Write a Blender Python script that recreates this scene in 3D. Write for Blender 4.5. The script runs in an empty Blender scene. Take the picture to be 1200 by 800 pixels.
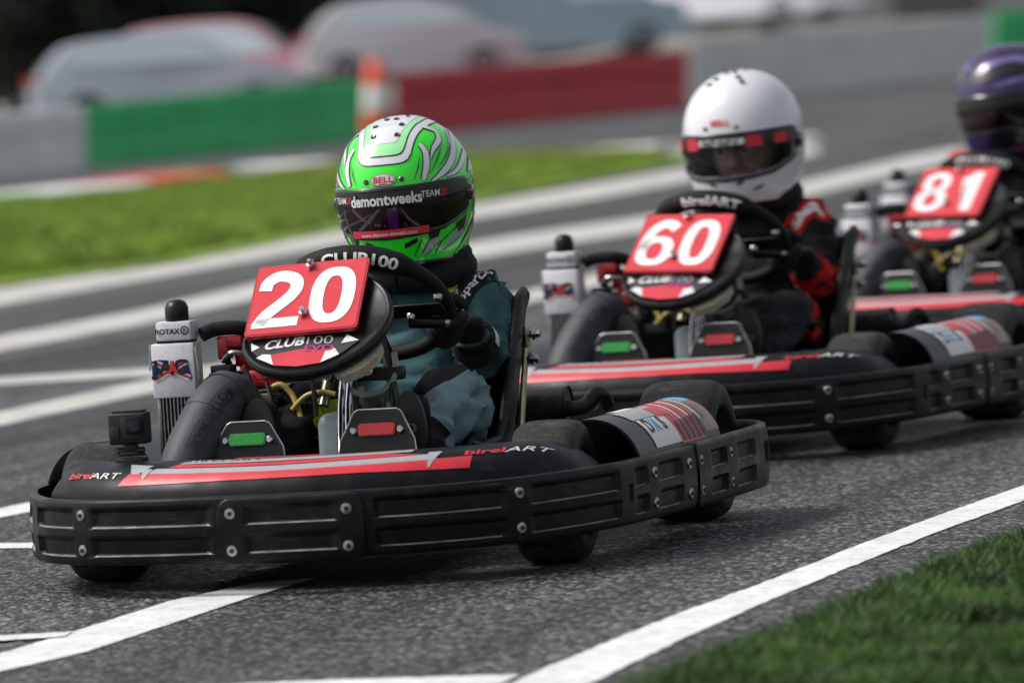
import bpy, bmesh, math, random
import numpy as np
from mathutils import Vector, Matrix, noise
from mathutils.bvhtree import BVHTree
random.seed(7); RNG = np.random.default_rng(7)
PI = math.pi; rad = math.radians
sc = bpy.context.scene
COL = sc.collection

# ------------------------------------------------------------------ camera
CAM_C = np.array([13.39695303, 4.0646832, 1.11831421])
CAM_AZ, CAM_P, CAM_R, CAM_F = 3.4054508063049957, -0.04497632578340421, -0.06320849868747766, 7347.800223236921
_f = np.array([math.cos(CAM_P)*math.cos(CAM_AZ), math.cos(CAM_P)*math.sin(CAM_AZ), math.sin(CAM_P)])
_r0 = np.cross(_f, [0, 0, 1.]); _r0 /= np.linalg.norm(_r0); _u0 = np.cross(_r0, _f)
_r = math.cos(CAM_R)*_r0 + math.sin(CAM_R)*_u0
_u = math.cos(CAM_R)*_u0 - math.sin(CAM_R)*_r0
def ray(x, y): return _f + _r*(x-600)/CAM_F - _u*(y-400)/CAM_F
def gnd(x, y, z=0.0):                      # a measured picture point -> place on the ground
    d = ray(x, y); t = (z-CAM_C[2])/d[2]; return CAM_C + t*d
def at(x, y, depth): return CAM_C + ray(x, y)*depth
FH = np.array([math.cos(CAM_AZ), math.sin(CAM_AZ)]); RH = np.array([FH[1], -FH[0]])
def fl(d, l): return CAM_C[:2] + FH*d + RH*l

cam = bpy.data.cameras.new('camera'); camo = bpy.data.objects.new('camera', cam); COL.objects.link(camo)
m = Matrix(((_r[0], _u[0], -_f[0], CAM_C[0]), (_r[1], _u[1], -_f[1], CAM_C[1]), (_r[2], _u[2], -_f[2], CAM_C[2]), (0, 0, 0, 1)))
camo.matrix_world = m
cam.sensor_width = 36; cam.lens = 36*CAM_F/1200; cam.clip_start = .1; cam.clip_end = 2000
cam.dof.use_dof = True; cam.dof.focus_distance = 14.25; cam.dof.aperture_fstop = 4.3; cam.dof.aperture_ratio = .74; cam.dof.aperture_blades = 0
sc.camera = camo

# ------------------------------------------------------------------ materials
def mat(name, col, rough=.5, metal=0., var=0., vscale=8., bump=0., bscale=60., coat=0., alpha=1., trans=0., spec=.5, dirt=None, bdist=.004, rvar=0., detail=4.):
    M = bpy.data.materials.new(name); M.use_nodes = True
    nt = M.node_tree; N = nt.nodes; L = nt.links; b = N['Principled BSDF']
    b.inputs['Base Color'].default_value = (*col, 1); b.inputs['Roughness'].default_value = rough
    b.inputs['Metallic'].default_value = metal; b.inputs['Coat Weight'].default_value = coat; b.inputs['Coat Roughness'].default_value = .08
    b.inputs['Alpha'].default_value = alpha; b.inputs['Transmission Weight'].default_value = trans
    b.inputs['Specular IOR Level'].default_value = spec
    tc = N.new('ShaderNodeTexCoord'); src = None
    if var > 0:
        n = N.new('ShaderNodeTexNoise'); n.inputs['Scale'].default_value = vscale; n.inputs['Detail'].default_value = detail
        L.new(tc.outputs['Object'], n.inputs['Vector'])
        r = N.new('ShaderNodeValToRGB'); r.color_ramp.elements[0].position = .3; r.color_ramp.elements[1].position = .7
        r.color_ramp.elements[0].color = (*[c*(1-var) for c in col], 1); r.color_ramp.elements[1].color = (*[min(1, c*(1+var)) for c in col], 1)
        L.new(n.outputs['Fac'], r.inputs['Fac']); src = r.outputs['Color']
    if dirt:
        dc, ds, da = dirt
        n = N.new('ShaderNodeTexNoise'); n.inputs['Scale'].default_value = ds; n.inputs['Detail'].default_value = 8; n.inputs['Roughness'].default_value = .7
        L.new(tc.outputs['Object'], n.inputs['Vector'])
        mr = N.new('ShaderNodeMapRange'); mr.inputs['From Min'].default_value = .5; mr.inputs['From Max'].default_value = .75; mr.inputs['To Max'].default_value = da
        L.new(n.outputs['Fac'], mr.inputs['Value'])
        mx = N.new('ShaderNodeMix'); mx.data_type = 'RGBA'; L.new(mr.outputs['Result'], mx.inputs['Factor'])
        if src: L.new(src, mx.inputs['A'])
        else: mx.inputs['A'].default_value = (*col, 1)
        mx.inputs['B'].default_value = (*dc, 1); src = mx.outputs['Result']
    if src: L.new(src, b.inputs['Base Color'])
    if rvar > 0:
        n = N.new('ShaderNodeTexNoise'); n.inputs['Scale'].default_value = 14; n.inputs['Detail'].default_value = 6
        L.new(tc.outputs['Object'], n.inputs['Vector'])
        mr = N.new('ShaderNodeMapRange'); mr.inputs['From Min'].default_value = .3; mr.inputs['From Max'].default_value = .7
        mr.inputs['To Min'].default_value = max(.03, rough-rvar); mr.inputs['To Max'].default_value = min(1, rough+rvar)
        L.new(n.outputs['Fac'], mr.inputs['Value']); L.new(mr.outputs['Result'], b.inputs['Roughness'])
    if bump > 0:
        n = N.new('ShaderNodeTexNoise'); n.inputs['Scale'].default_value = bscale; n.inputs['Detail'].default_value = 5
        L.new(tc.outputs['Object'], n.inputs['Vector'])
        bp = N.new('ShaderNodeBump'); bp.inputs['Strength'].default_value = bump; bp.inputs['Distance'].default_value = bdist
        L.new(n.outputs['Fac'], bp.inputs['Height']); L.new(bp.outputs['Normal'], b.inputs['Normal'])
    return M

MT = {}
def D(k, *a, **kw): MT[k] = mat(k, *a, **kw)
D('bumper', (.0045, .0045, .0048), .36, var=.3, vscale=9, bump=.2, bscale=160, dirt=((.035, .034, .032), 26, .45), rvar=.1, bdist=.001, spec=.2)
D('bumper_lip_shine', (.20, .20, .20), .35, var=.5, vscale=22)  # sky highlight on the recess ledges, painted in as lighter grey plastic
D('fairing', (.0045, .0048, .0075), .42, spec=.22, var=.2, vscale=5, dirt=((.05, .052, .055), 16, .3), rvar=.1)
D('st_red', (.62, .028, .048), .38, var=.08, vscale=12, dirt=((.25, .05, .05), 40, .3))
D('st_dark', (.022, .022, .03), .4)
D('st_grey', (.36, .36, .37), .4, dirt=((.15, .15, .15), 40, .4))
D('st_white', (.72, .72, .71), .4, dirt=((.35, .34, .32), 50, .35))
D('st_black', (.008, .008, .009), .4)
D('st_blue', (.02, .04, .28), .4)
D('st_skyblue', (.12, .38, .62), .4)
D('st_tan', (.25, .14, .10), .35, var=.5, vscale=30)
D('st_mag', (.55, .02, .20), .4)
D('tyre', (.020, .0195, .019), .75, var=.3, vscale=30, bump=.5, bscale=120, dirt=((.11, .106, .10), 14, .75), spec=.3)
D('tyre_side', (.009, .009, .009), .55, bump=.2, bscale=80, spec=.3)
D('rim', (.06, .06, .065), .4, metal=.6, var=.2)
D('chrome', (.75, .76, .78), .12, metal=1., bump=.05, bscale=30)
D('steel', (.42, .42, .43), .3, metal=1., var=.3, vscale=30, rvar=.1)
D('zinc', (.42, .40, .27), .34, metal=.9, var=.25, vscale=25)
D('darkmetal', (.05, .05, .052), .45, metal=.7, var=.4, vscale=30, rvar=.15)
D('blackplastic', (.007, .007, .0075), .38, spec=.35, var=.3, vscale=20, rvar=.12, dirt=((.05, .05, .05), 30, .25))
D('rubber', (.010, .010, .0105), .5, spec=.35, var=.25, vscale=20)
D('suede', (.006, .006, .0065), .7, spec=.25, var=.3, vscale=40, bump=.3, bscale=300, bdist=.001)
D('airbox', (.050, .049, .060), .55, spec=.35, var=.25, vscale=12, dirt=((.08, .078, .08), 20, .4), bump=.1, bscale=100)
D('red_metal', (.45, .012, .022), .3, metal=.35, var=.15, coat=.3)
D('radwhite', (.66, .66, .70), .42, var=.06, vscale=20, dirt=((.3, .29, .28), 60, .5))
D('fin', (.05, .05, .055), .4, metal=.8, var=.4, vscale=60)
D('green_lens', (.006, .30, .03), .2, var=.1, vscale=80, coat=.5)
D('red_lens', (.52, .005, .008), .2, var=.1, vscale=80, coat=.5)
D('plate_red', (.62, .030, .045), .36, var=.05, vscale=10, dirt=((.35, .08, .09), 25, .25))
D('plate_edge', (.40, .015, .025), .4)
D('digit', (.80, .79, .79), .4, dirt=((.6, .5, .5), 30, .3))
D('cream', (.52, .48, .36), .5, var=.1, dirt=((.15, .12, .08), 30, .5))
D('tank', (.30, .36, .38), .35, var=.1, vscale=6, dirt=((.10, .12, .12), 14, .4))
D('yellow_hose', (.42, .32, .08), .4, var=.15)
D('clear_hose', (.40, .42, .33), .2, alpha=.75)
D('black_gloss', (.004, .004, .005), .3, spec=.25)
D('glass_dark', (.01, .012, .02), .05, coat=1.)
D('helmet_liner', (.01, .01, .011), .8)
D('h_green', (.030, .88, .030), .16, coat=.8, var=.08, vscale=6)
D('h_lightgreen', (.34, .82, .36), .16, coat=.8)
D('h_white', (.70, .72, .74), .16, coat=.8, var=.04)
D('h_silver', (.36, .40, .42), .22, coat=.8, var=.15, vscale=12)
D('h_black', (.008, .008, .009), .16, coat=.8)
D('h_pearl', (.72, .71, .76), .24, coat=.6, var=.03, dirt=((.5, .48, .5), 12, .25))
D('h_purple', (.022, .006, .075), .25, coat=.35, var=.75, vscale=14)
D('h_lilac', (.17, .12, .33), .2, coat=.8, var=.4, vscale=20)
D('visor_dark', (.010, .0018, .005), .05, spec=.5, var=.95, vscale=7)  # mottled dark red and black imitate wine-coloured reflections
D('visor_reflection', (.045, .008, .075), .08, coat=1.)
D('visor_clear', (.012, .010, .014), .05, alpha=.45, coat=.4)
D('skin', (.72, .46, .36), .5, var=.12, vscale=10)
D('eye_white', (.7, .68, .66), .2)
D('eye_iris', (.05, .03, .02), .1)
D('brow', (.05, .03, .02), .7)
def cloth(k, col, rough=.75, bump=.5):
    M = mat(k, col, rough, var=.18, vscale=16, bump=0)
    nt = M.node_tree; N = nt.nodes; L = nt.links; b = N['Principled BSDF']
    b.inputs['Specular IOR Level'].default_value = .22
    tc = N.new('ShaderNodeTexCoord'); mp = N.new('ShaderNodeMapping'); mp.inputs['Rotation'].default_value = (.4, .7, .2); mp.inputs['Scale'].default_value = (26, 9, 15)
    n = N.new('ShaderNodeTexNoise'); n.noise_type = 'RIDGED_MULTIFRACTAL'; n.inputs['Scale'].default_value = .55; n.inputs['Detail'].default_value = 2.5; n.inputs['Distortion'].default_value = 1.2
    L.new(tc.outputs['Object'], mp.inputs['Vector']); L.new(mp.outputs['Vector'], n.inputs['Vector'])
    n2 = N.new('ShaderNodeTexNoise'); n2.inputs['Scale'].default_value = 500; L.new(tc.outputs['Object'], n2.inputs['Vector'])
    ad = N.new('ShaderNodeMath'); ad.operation = 'MULTIPLY_ADD'; ad.inputs[1].default_value = .06; L.new(n2.outputs['Fac'], ad.inputs[0]); L.new(n.outputs['Fac'], ad.inputs[2])
    bp = N.new('ShaderNodeBump'); bp.inputs['Strength'].default_value = bump; bp.inputs['Distance'].default_value = .02
    L.new(ad.outputs[0], bp.inputs['Height']); L.new(bp.outputs['Normal'], b.inputs['Normal'])
    MT[k] = M
cloth('suit_teal', (.038, .095, .105)); cloth('suit_pale', (.16, .25, .27)); cloth('suit_black', (.009, .009, .011)); cloth('suit_red', (.50, .010, .012))
cloth('suit_yellow', (.42, .60, .02)); cloth('suit_white', (.62, .62, .62)); cloth('glove', (.014, .014, .015)); cloth('suit_navy', (.012, .018, .028))

def scuff(k, col, sc_, amt, lo_=.60, hi_=.72):
    M = MT[k]; nt = M.node_tree; N = nt.nodes; L = nt.links; b = N['Principled BSDF']
    tc = N.new('ShaderNodeTexCoord'); mp = N.new('ShaderNodeMapping'); mp.inputs['Scale'].default_value = sc_; mp.inputs['Rotation'].default_value = (.06, .02, 0)
    n = N.new('ShaderNodeTexNoise'); n.inputs['Scale'].default_value = 1; n.inputs['Detail'].default_value = 6; n.inputs['Roughness'].default_value = .65; L.new(tc.outputs['Object'], mp.inputs['Vector']); L.new(mp.outputs['Vector'], n.inputs['Vector'])
    n2 = N.new('ShaderNodeTexNoise'); n2.inputs['Scale'].default_value = 7; n2.inputs['Detail'].default_value = 3; L.new(tc.outputs['Object'], n2.inputs['Vector'])
    mr = N.new('ShaderNodeMapRange'); mr.inputs['From Min'].default_value = lo_; mr.inputs['From Max'].default_value = hi_; mr.inputs['To Max'].default_value = amt; L.new(n.outputs['Fac'], mr.inputs['Value'])
    m2 = N.new('ShaderNodeMapRange'); m2.inputs['From Min'].default_value = .42; m2.inputs['From Max'].default_value = .62; L.new(n2.outputs['Fac'], m2.inputs['Value'])
    mm = N.new('ShaderNodeMath'); mm.operation = 'MULTIPLY'; L.new(mr.outputs['Result'], mm.inputs[0]); L.new(m2.outputs['Result'], mm.inputs[1])
    mx = N.new('ShaderNodeMix'); mx.data_type = 'RGBA'; L.new(mm.outputs[0], mx.inputs['Factor']); mx.inputs['B'].default_value = (*col, 1)
    old = b.inputs['Base Color'].links
    if old: L.new(old[0].from_socket, mx.inputs['A'])
    else: mx.inputs['A'].default_value = b.inputs['Base Color'].default_value
    L.new(mx.outputs['Result'], b.inputs['Base Color'])
scuff('bumper', (.09, .088, .085), (5, 5, 170), .8); scuff('fairing', (.08, .08, .085), (6, 6, 140), .6); scuff('st_red', (.30, .10, .10), (6, 6, 150), .7); scuff('plate_red', (.75, .45, .45), (30, 7, 70), .5); scuff('radwhite', (.3, .3, .3), (40, 40, 30), .5)
scuff('tyre', (.16, .155, .145), (90, 8, 90), .6, .52, .75); scuff('black_gloss', (.08, .08, .08), (6, 60, 60), .5)

# ------------------------------------------------------------------ mesh builder
class MB:
    def __init__(s): s.v = []; s.f = []; s.mi = []
    def add(s, vs, fs, mi=0):
        o = len(s.v); s.v.extend([tuple(float(c) for c in p) for p in vs]); s.f.extend([tuple(i+o for i in f) for f in fs])
        s.mi.extend([mi]*len(fs) if isinstance(mi, int) else list(mi)); return s
    def bm(s, b, mi=0, M=None):
        b.verts.ensure_lookup_table(); b.verts.index_update()
        vs = [(M @ v.co if M else v.co) for v in b.verts]; s.add(vs, [[v.index for v in f.verts] for f in b.faces], mi); b.free(); return s
    def box(s, c, size, mi=0, bev=.0, rot=None, seg=2):
        b = bmesh.new(); bmesh.ops.create_cube(b, size=1)
        bmesh.ops.scale(b, vec=size, verts=b.verts)
        if bev > 0: bmesh.ops.bevel(b, geom=list(b.edges), offset=bev, segments=seg, profile=.5, affect='EDGES')
        M = Matrix.Translation(Vector(c)) @ (rot.to_4x4() if rot is not None else Matrix())
        return s.bm(b, mi, M)
    def tube(s, pts, r, mi=0, seg=12, cap=True, flat=1.):
        P = [Vector(p) for p in pts]; n = len(P); rs = [r]*n if not hasattr(r, '__len__') else list(r)
        T = [(P[min(i+1, n-1)]-P[max(i-1, 0)]).normalized() for i in range(n)]
        a = Vector((0, 0, 1)) if abs(T[0].z) < .9 else Vector((1, 0, 0)); N = T[0].cross(a).normalized()
        vs = []
        for i in range(n):
            if i: N = (N-T[i]*N.dot(T[i])).normalized()
            B = T[i].cross(N)
            for k in range(seg):
                q = 2*PI*k/seg; vs.append(P[i]+(N*math.cos(q)+B*math.sin(q)*flat)*rs[i])
        fs = [(i*seg+k, i*seg+(k+1) % seg, (i+1)*seg+(k+1) % seg, (i+1)*seg+k) for i in range(n-1) for k in range(seg)]
        if cap: fs += [tuple(range(seg))[::-1], tuple((n-1)*seg+k for k in range(seg))]
        return s.add(vs, fs, mi)
    def lathe(s, prof, origin=(0, 0, 0), axis=(0, 0, 1), mi=0, seg=32, a0=0, a1=2*PI):
        A = Vector(axis).normalized(); a = Vector((0, 0, 1)) if abs(A.z) < .9 else Vector((1, 0, 0)); X = A.cross(a).normalized(); Y = A.cross(X); O = Vector(origin)
        n = len(prof); vs = []
        for (r, h) in prof:
            for k in range(seg):
                q = 2*PI*k/seg; vs.append(O+A*h+(X*math.cos(q)+Y*math.sin(q))*r)
        fs = [(i*seg+k, i*seg+(k+1) % seg, (i+1)*seg+(k+1) % seg, (i+1)*seg+k) for i in range(n-1) for k in range(seg)]
        m = mi if isinstance(mi, int) else [mi[i] for i in range(n-1) for k in range(seg)]
        return s.add(vs, fs, m)
    def grid(s, fn, us, vs_, mi=0, keep=None, closed_u=False):
        nu, nv = len(us), len(vs_); P = [fn(u, v) for u in us for v in vs_]; fs = []; ms = []
        for i in range(nu if closed_u else nu-1):
            for j in range(nv-1):
                i2 = (i+1) % nu
                if keep:
                    um = (us[i]+us[i2])/2 if i2 else us[i]; r = keep(um, (vs_[j]+vs_[j+1])/2)
                    if r is None: continue
                    ms.append(r)
                else: ms.append(mi if isinstance(mi, int) else mi(us[i], vs_[j]))
                fs.append((i*nv+j, i2*nv+j, i2*nv+j+1, i*nv+j+1))
        return s.add(P, fs, ms)
    def prism(s, poly, h0, h1, fr, mi=0):         # poly in (a,b), frame fr=(O,e1,e2,n)
        O, e1, e2, n = [Vector(x) for x in fr]; k = len(poly)
        vs = [O+e1*a+e2*b+n*h0 for a, b in poly]+[O+e1*a+e2*b+n*h1 for a, b in poly]
        fs = [tuple(range(k))[::-1], tuple(range(k, 2*k))]+[(i, (i+1) % k, k+(i+1) % k, k+i) for i in range(k)]
        return s.add(vs, fs, mi)
    def build(s, name, mats, parent=None, ang=38, smooth=True):
        me = bpy.data.meshes.new(name); me.from_pydata(s.v, [], s.f)
        for k in (mats if isinstance(mats, (list, tuple)) else [mats]): me.materials.append(MT[k])
        me.polygons.foreach_set('material_index', s.mi)
        b = bmesh.new(); b.from_mesh(me); bmesh.ops.recalc_face_normals(b, faces=b.faces) if not getattr(s, 'norecalc', False) else None; b.to_mesh(me); b.free()
        if smooth:
            me.polygons.foreach_set('use_smooth', [True]*len(me.polygons)); me.set_sharp_from_angle(angle=rad(ang))
        me.update()
        o = bpy.data.objects.new(name, me); COL.objects.link(o)
        if parent is not None: o.parent = parent
        return o
def tag(o, label=None, cat=None, group=None, kind=None):
    if label: o['label'] = label
    if cat: o['category'] = cat
    if group: o['group'] = group
    if kind: o['kind'] = kind
    return o
def empty(name, loc=(0, 0, 0), rz=0):
    o = bpy.data.objects.new(name, None); COL.objects.link(o); o.location = loc; o.rotation_euler = (0, 0, rz); o.empty_display_size = .2; return o
def inst(o, parent, loc, rot=None, name=None):
    c = o.copy(); COL.objects.link(c); c.parent = parent; c.location = loc
    if rot is not None: c.rotation_mode = 'QUATERNION'; c.rotation_quaternion = rot
    return c
def copy_tree(o, parent=None):
    c = o.copy(); COL.objects.link(c); c.parent = parent
    for ch in list(o.children): copy_tree(ch, c)
    return c
def cr(pts, n=8):                                  # Catmull-Rom smoothing
    P = np.array(pts, float); P = np.vstack([2*P[0]-P[1], P, 2*P[-1]-P[-2]]); out = []
    for i in range(1, len(P)-2):
        for t in np.linspace(0, 1, n, endpoint=False):
            a, b, c, d = P[i-1], P[i], P[i+1], P[i+2]
            out.append(.5*((2*b)+(-a+c)*t+(2*a-5*b+4*c-d)*t*t+(-a+3*b-3*c+d)*t**3))
    out.append(P[-2]); return np.array(out)
def rrect(w, h, r, n=6):
    out = []
    for cx, cy, a0 in ((w/2-r, h/2-r, 0), (-w/2+r, h/2-r, 90), (-w/2+r, -h/2+r, 180), (w/2-r, -h/2+r, 270)):
        for k in range(n+1):
            a = rad(a0+90*k/n); out.append((cx+r*math.cos(a), cy+r*math.sin(a)))
    return out
# 2-D shapes -> (verts, faces)
_tc = {}
def text2d(t, size=1., bold=0., shear=0., xs=1., sp=1., cut=0.):
    key = (t, size, bold, shear, xs, sp, cut)
    if key in _tc: return _tc[key]
    cu = bpy.data.curves.new('t', 'FONT'); cu.body = t; cu.size = 1; cu.offset = bold; cu.shear = shear; cu.space_character = sp; cu.align_x = 'CENTER'; cu.resolution_u = 4
    ob = bpy.data.objects.new('t', cu); COL.objects.link(ob)
    bpy.context.view_layer.update()
    me = bpy.data.meshes.new_from_object(ob.evaluated_get(bpy.context.evaluated_depsgraph_get()))
    bpy.data.objects.remove(ob); b = bmesh.new(); b.from_mesh(me); bpy.data.meshes.remove(me); bpy.data.curves.remove(cu)
    bmesh.ops.remove_doubles(b, verts=b.verts, dist=1e-4); bmesh.ops.triangulate(b, faces=b.faces)
    for v in b.verts: v.co = Vector((v.co.x*size*xs, v.co.y*size, 0))
    _bis(b, cut)
    b.verts.index_update()
    r = ([(v.co.x, v.co.y) for v in b.verts], [[v.index for v in f.verts] for f in b.faces]); b.free(); _tc[key] = r; return r
def _bis(b, cut):
    if cut <= 0: return
    for ax in (0, 1):
        lo = min(v.co[ax] for v in b.verts); hi = max(v.co[ax] for v in b.verts); x = lo+cut*.5
        while x < hi:
            co = Vector((0, 0, 0)); co[ax] = x; no = Vector((0, 0, 0)); no[ax] = 1
            bmesh.ops.bisect_plane(b, geom=list(b.verts)+list(b.edges)+list(b.faces), plane_co=co, plane_no=no); x += cut
def poly2d(poly, cut=0.):
    b = bmesh.new(); vs = [b.verts.new((p[0], p[1], 0)) for p in poly]; b.faces.new(vs); bmesh.ops.triangulate(b, faces=b.faces); _bis(b, cut); b.verts.index_update()
    r = ([(v.co.x, v.co.y) for v in b.verts], [[v.index for v in f.verts] for f in b.faces]); b.free(); return r
def ribbon2d(pts, w):
    P = [Vector((p[0], p[1])) for p in pts]; n = len(P); ws = [w]*n if not hasattr(w, '__len__') else w; vs = []
    for i in range(n):
        t = (P[min(i+1, n-1)]-P[max(i-1, 0)]).normalized(); q = Vector((-t.y, t.x)); vs += [P[i]+q*ws[i]/2, P[i]-q*ws[i]/2]
    return ([tuple(v) for v in vs], [(2*i, 2*i+1, 2*i+3, 2*i+2) for i in range(n-1)])
def ring2d(cx, cy, rx, ry, wx, wy, p=2.6, n=40):
    vs = []
    for k in range(n):
        a = 2*PI*k/n; c, s = math.cos(a), math.sin(a); e = 2/p
        sx = math.copysign(abs(c)**e, c); sy = math.copysign(abs(s)**e, s)
        vs += [(cx+rx*sx, cy+ry*sy), (cx+(rx-wx)*sx, cy+(ry-wy)*sy)]
    return (vs, [(2*k, 2*k+1, (2*k+3) % (2*n), (2*k+2) % (2*n)) for k in range(n)])
def digit2d(c):                                     # in a box 0.66 wide, 1 high, centred
    out = []
    if c == '0': out = [ring2d(0, 0, .33, .5, .2, .16, 2.5)]
    if c == '8': out = [ring2d(0, .235, .29, .265, .17, .135, 2.4), ring2d(0, -.21, .33, .29, .19, .14, 2.4)]
    if c == '6':
        out = [ring2d(0, -.18, .33, .32, .19, .14, 2.5)]
        a = cr([(-.235, -.18), (-.225, .05), (-.16, .27), (-.02, .40), (.13, .40), (.26, .30)], 6); n = len(a)
        out.append(ribbon2d(a, [.19+(.0 if i < n*.4 else 0)*1 for i in range(n)]))
    if c == '1': out = [poly2d([(-.02, -.5), (.19, -.5), (.19, .5), (.0, .5), (-.07, .41), (-.21, .35), (-.21, .20), (-.02, .24)])]
    if c == '2':
        a = cr([(-.235, .17), (-.215, .31), (-.10, .405), (.04, .41), (.185, .335), (.225, .2), (.16, .05), (.0, -.12), (-.15, -.27), (-.24, -.42)], 6)
        out = [ribbon2d(a, .195), poly2d([(-.34, -.5), (.34, -.5), (.34, -.335), (-.24, -.335), (-.34, -.40)])]
    return out
def put(mb, shp, fn, mi):                           # map a 2-D shape onto a surface
    vs, fs = shp; mb.add([fn(a, b) for a, b in vs], fs, mi)

# ------------------------------------------------------------------ kart
KART = empty('racing_kart')
half = [(.565, 0), (.562, .10), (.550, .22), (.508, .38), (.418, .51), (.318, .58), (.20, .635), (.085, .675), (.03, .688), (-.03, .697), (-.22, .72), (-.45, .74), (-.70, .757), (-.92, .768), (-1.04, .765), (-1.15, .735), (-1.225, .665), (-1.25, .56), (-1.255, .40), (-1.255, 0)]
hp = cr(half, 14)
ds = np.concatenate([[0], np.cumsum(np.linalg.norm(np.diff(hp, axis=0), axis=1))])
def bpath(s):                                        # signed arc length -> point, outward normal
    a = abs(s); x = np.interp(a, ds, hp[:, 0]); y = np.interp(a, ds, hp[:, 1])
    x2 = np.interp(a+.012, ds, hp[:, 0]); y2 = np.interp(a+.012, ds, hp[:, 1]); x1 = np.interp(max(a-.012, 0), ds, hp[:, 0]); y1 = np.interp(max(a-.012, 0), ds, hp[:, 1])
    tx, ty = x2-x1, y2-y1; l = math.hypot(tx, ty) or 1; nx, ny = ty/l, -tx/l
    if a < .013: nx, ny = 1., 0.
    if s < 0: y, ny = -y, -ny
    return np.array([x, y, 0.]), np.array([nx, ny, 0.])
k0 = int(np.argmax(hp[:, 1] > .60))
def s_at_x(x):
    i = k0+int(np.argmin(np.abs(hp[k0:int(len(hp)*.78), 0]-x))); return ds[i]
S_SEAM = s_at_x(-.43); S_END = ds[-1]*.86
ZB0, ZB1 = .076, .219
def recess(s, z, R):
    d = 0.
    for (a, b, c, e, dep) in R:
        q = min((s-a)/.008, (b-s)/.008, (z-c)/.0065, (e-z)/.006)
        if q > 0: d = min(d, -dep*min(1, q)**.8)
    return d
up, lo = (.156, .198), (.094, .135)
def rows(a, b, dep=.011): return [(a, b, up[0], up[1], dep), (a, b, lo[0], lo[1], dep)]
R_side = rows(s_at_x(-.03), s_at_x(-.10))+rows(s_at_x(-.175), s_at_x(-.335))
R_main = rows(.265, .555)+rows(.625, s_at_x(.06))+R_side
sb = s_at_x(.005); R_main.append((sb-.012, sb+.012, .125, .165, .014))
R_main += rows(-.395, -.10)+rows(-.640, -.455)+rows(-s_at_x(.06), -.70)+[(-b, -a, c, e, q) for a, b, c, e, q in R_side]
R_end = rows(s_at_x(-.53), s_at_x(-.66))+rows(s_at_x(-.745), s_at_x(-.90))
sl = s_at_x(-1.02); R_end.append((sl-.03, sl+.035, .13, .18, .016))
def edge_round(s, a, b, r=.02):
    t = min(s-a, b-s); return 0 if t >= r else r-math.sqrt(max(0, r*r-(r-t)**2))
def bumper_seg(name, s0, s1, R, z0=ZB0, z1=ZB1, proud=0., step=.0085, thick=.022, rr=.02, mi=0):
    mb = MB(); ss = np.linspace(s0, s1, max(6, int((s1-s0)/step)))
    if rr > 0: ss = np.sort(np.concatenate([ss, s0+rr*np.array([.03, .1, .2, .35, .5, .75]), s1-rr*np.array([.03, .1, .2, .35, .5, .75])]))
    led = sorted({c for (_, _, c, _, _) in R}); tz = np.concatenate([[0, .012, .03], np.linspace(.06, .94, 27), [.97, .988, 1], [(c+q-z0)/(z1-z0) for c in led for q in (.0, .0012, .0040, .0065)]]); tz = np.unique(np.round(tz[(tz >= 0) & (tz <= 1)], 4))
    def P(s, t, back=False):
        p, n = bpath(s); e = edge_round(s, s0, s1, rr) if rr > 0 else 0
        z = z0+e+(z1-z0-2*e)*t
        rnd = 0
        q = min(t, 1-t)*(z1-z0)
        if q < .007: rnd = -(.007-math.sqrt(max(0, .007**2-(.007-q)**2)))
        bow = .006*(1-(2*t-1)**2)
        off = proud+bow+(recess(s, z, R) if not back else 0)+rnd
        if back: off = proud-thick+(.004 if q < .007 else 0)
        return p+n*off+np.array([0, 0, z])
    nz = len(tz); vs = []; fs = []; ms = []
    ring = [(t, False) for t in tz]+[(t, True) for t in tz[::-1][::6]]
    nr = len(ring)
    for s in ss:
        for t, b in ring: vs.append(P(s, t, b))
    for i in range(len(ss)-1):
        for j in range(nr):
            fs.append((i*nr+j, i*nr+(j+1) % nr, (i+1)*nr+(j+1) % nr, (i+1)*nr+j)); k_ = mi
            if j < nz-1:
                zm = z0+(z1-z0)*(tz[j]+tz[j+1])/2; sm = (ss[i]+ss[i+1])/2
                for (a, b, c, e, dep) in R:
                    if a+.006 < sm < b-.006 and c+.0008 < zm < c+.0044: k_ = 1  # upward ledge faces take the painted highlight
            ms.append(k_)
    ms += [mi, mi]
    fs += [tuple(range(nr))[::-1], tuple((len(ss)-1)*nr+k for k in range(nr))]
    mb.add(vs, fs, ms); return mb.build(name, ['bumper', 'bumper_lip_shine'], KART, ang=50)
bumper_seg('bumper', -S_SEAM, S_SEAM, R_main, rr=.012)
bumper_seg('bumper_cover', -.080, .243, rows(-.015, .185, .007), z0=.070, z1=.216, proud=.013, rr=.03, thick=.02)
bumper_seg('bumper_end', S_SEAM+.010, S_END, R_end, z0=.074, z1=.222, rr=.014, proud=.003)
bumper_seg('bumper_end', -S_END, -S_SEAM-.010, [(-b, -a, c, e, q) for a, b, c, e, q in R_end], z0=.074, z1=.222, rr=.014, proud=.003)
mb = MB(); mb.tube([(-1.24, y, .15) for y in np.linspace(-.45, .45, 5)], .025); mb.build('rear_bar', ['darkmetal'], KART)
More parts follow.
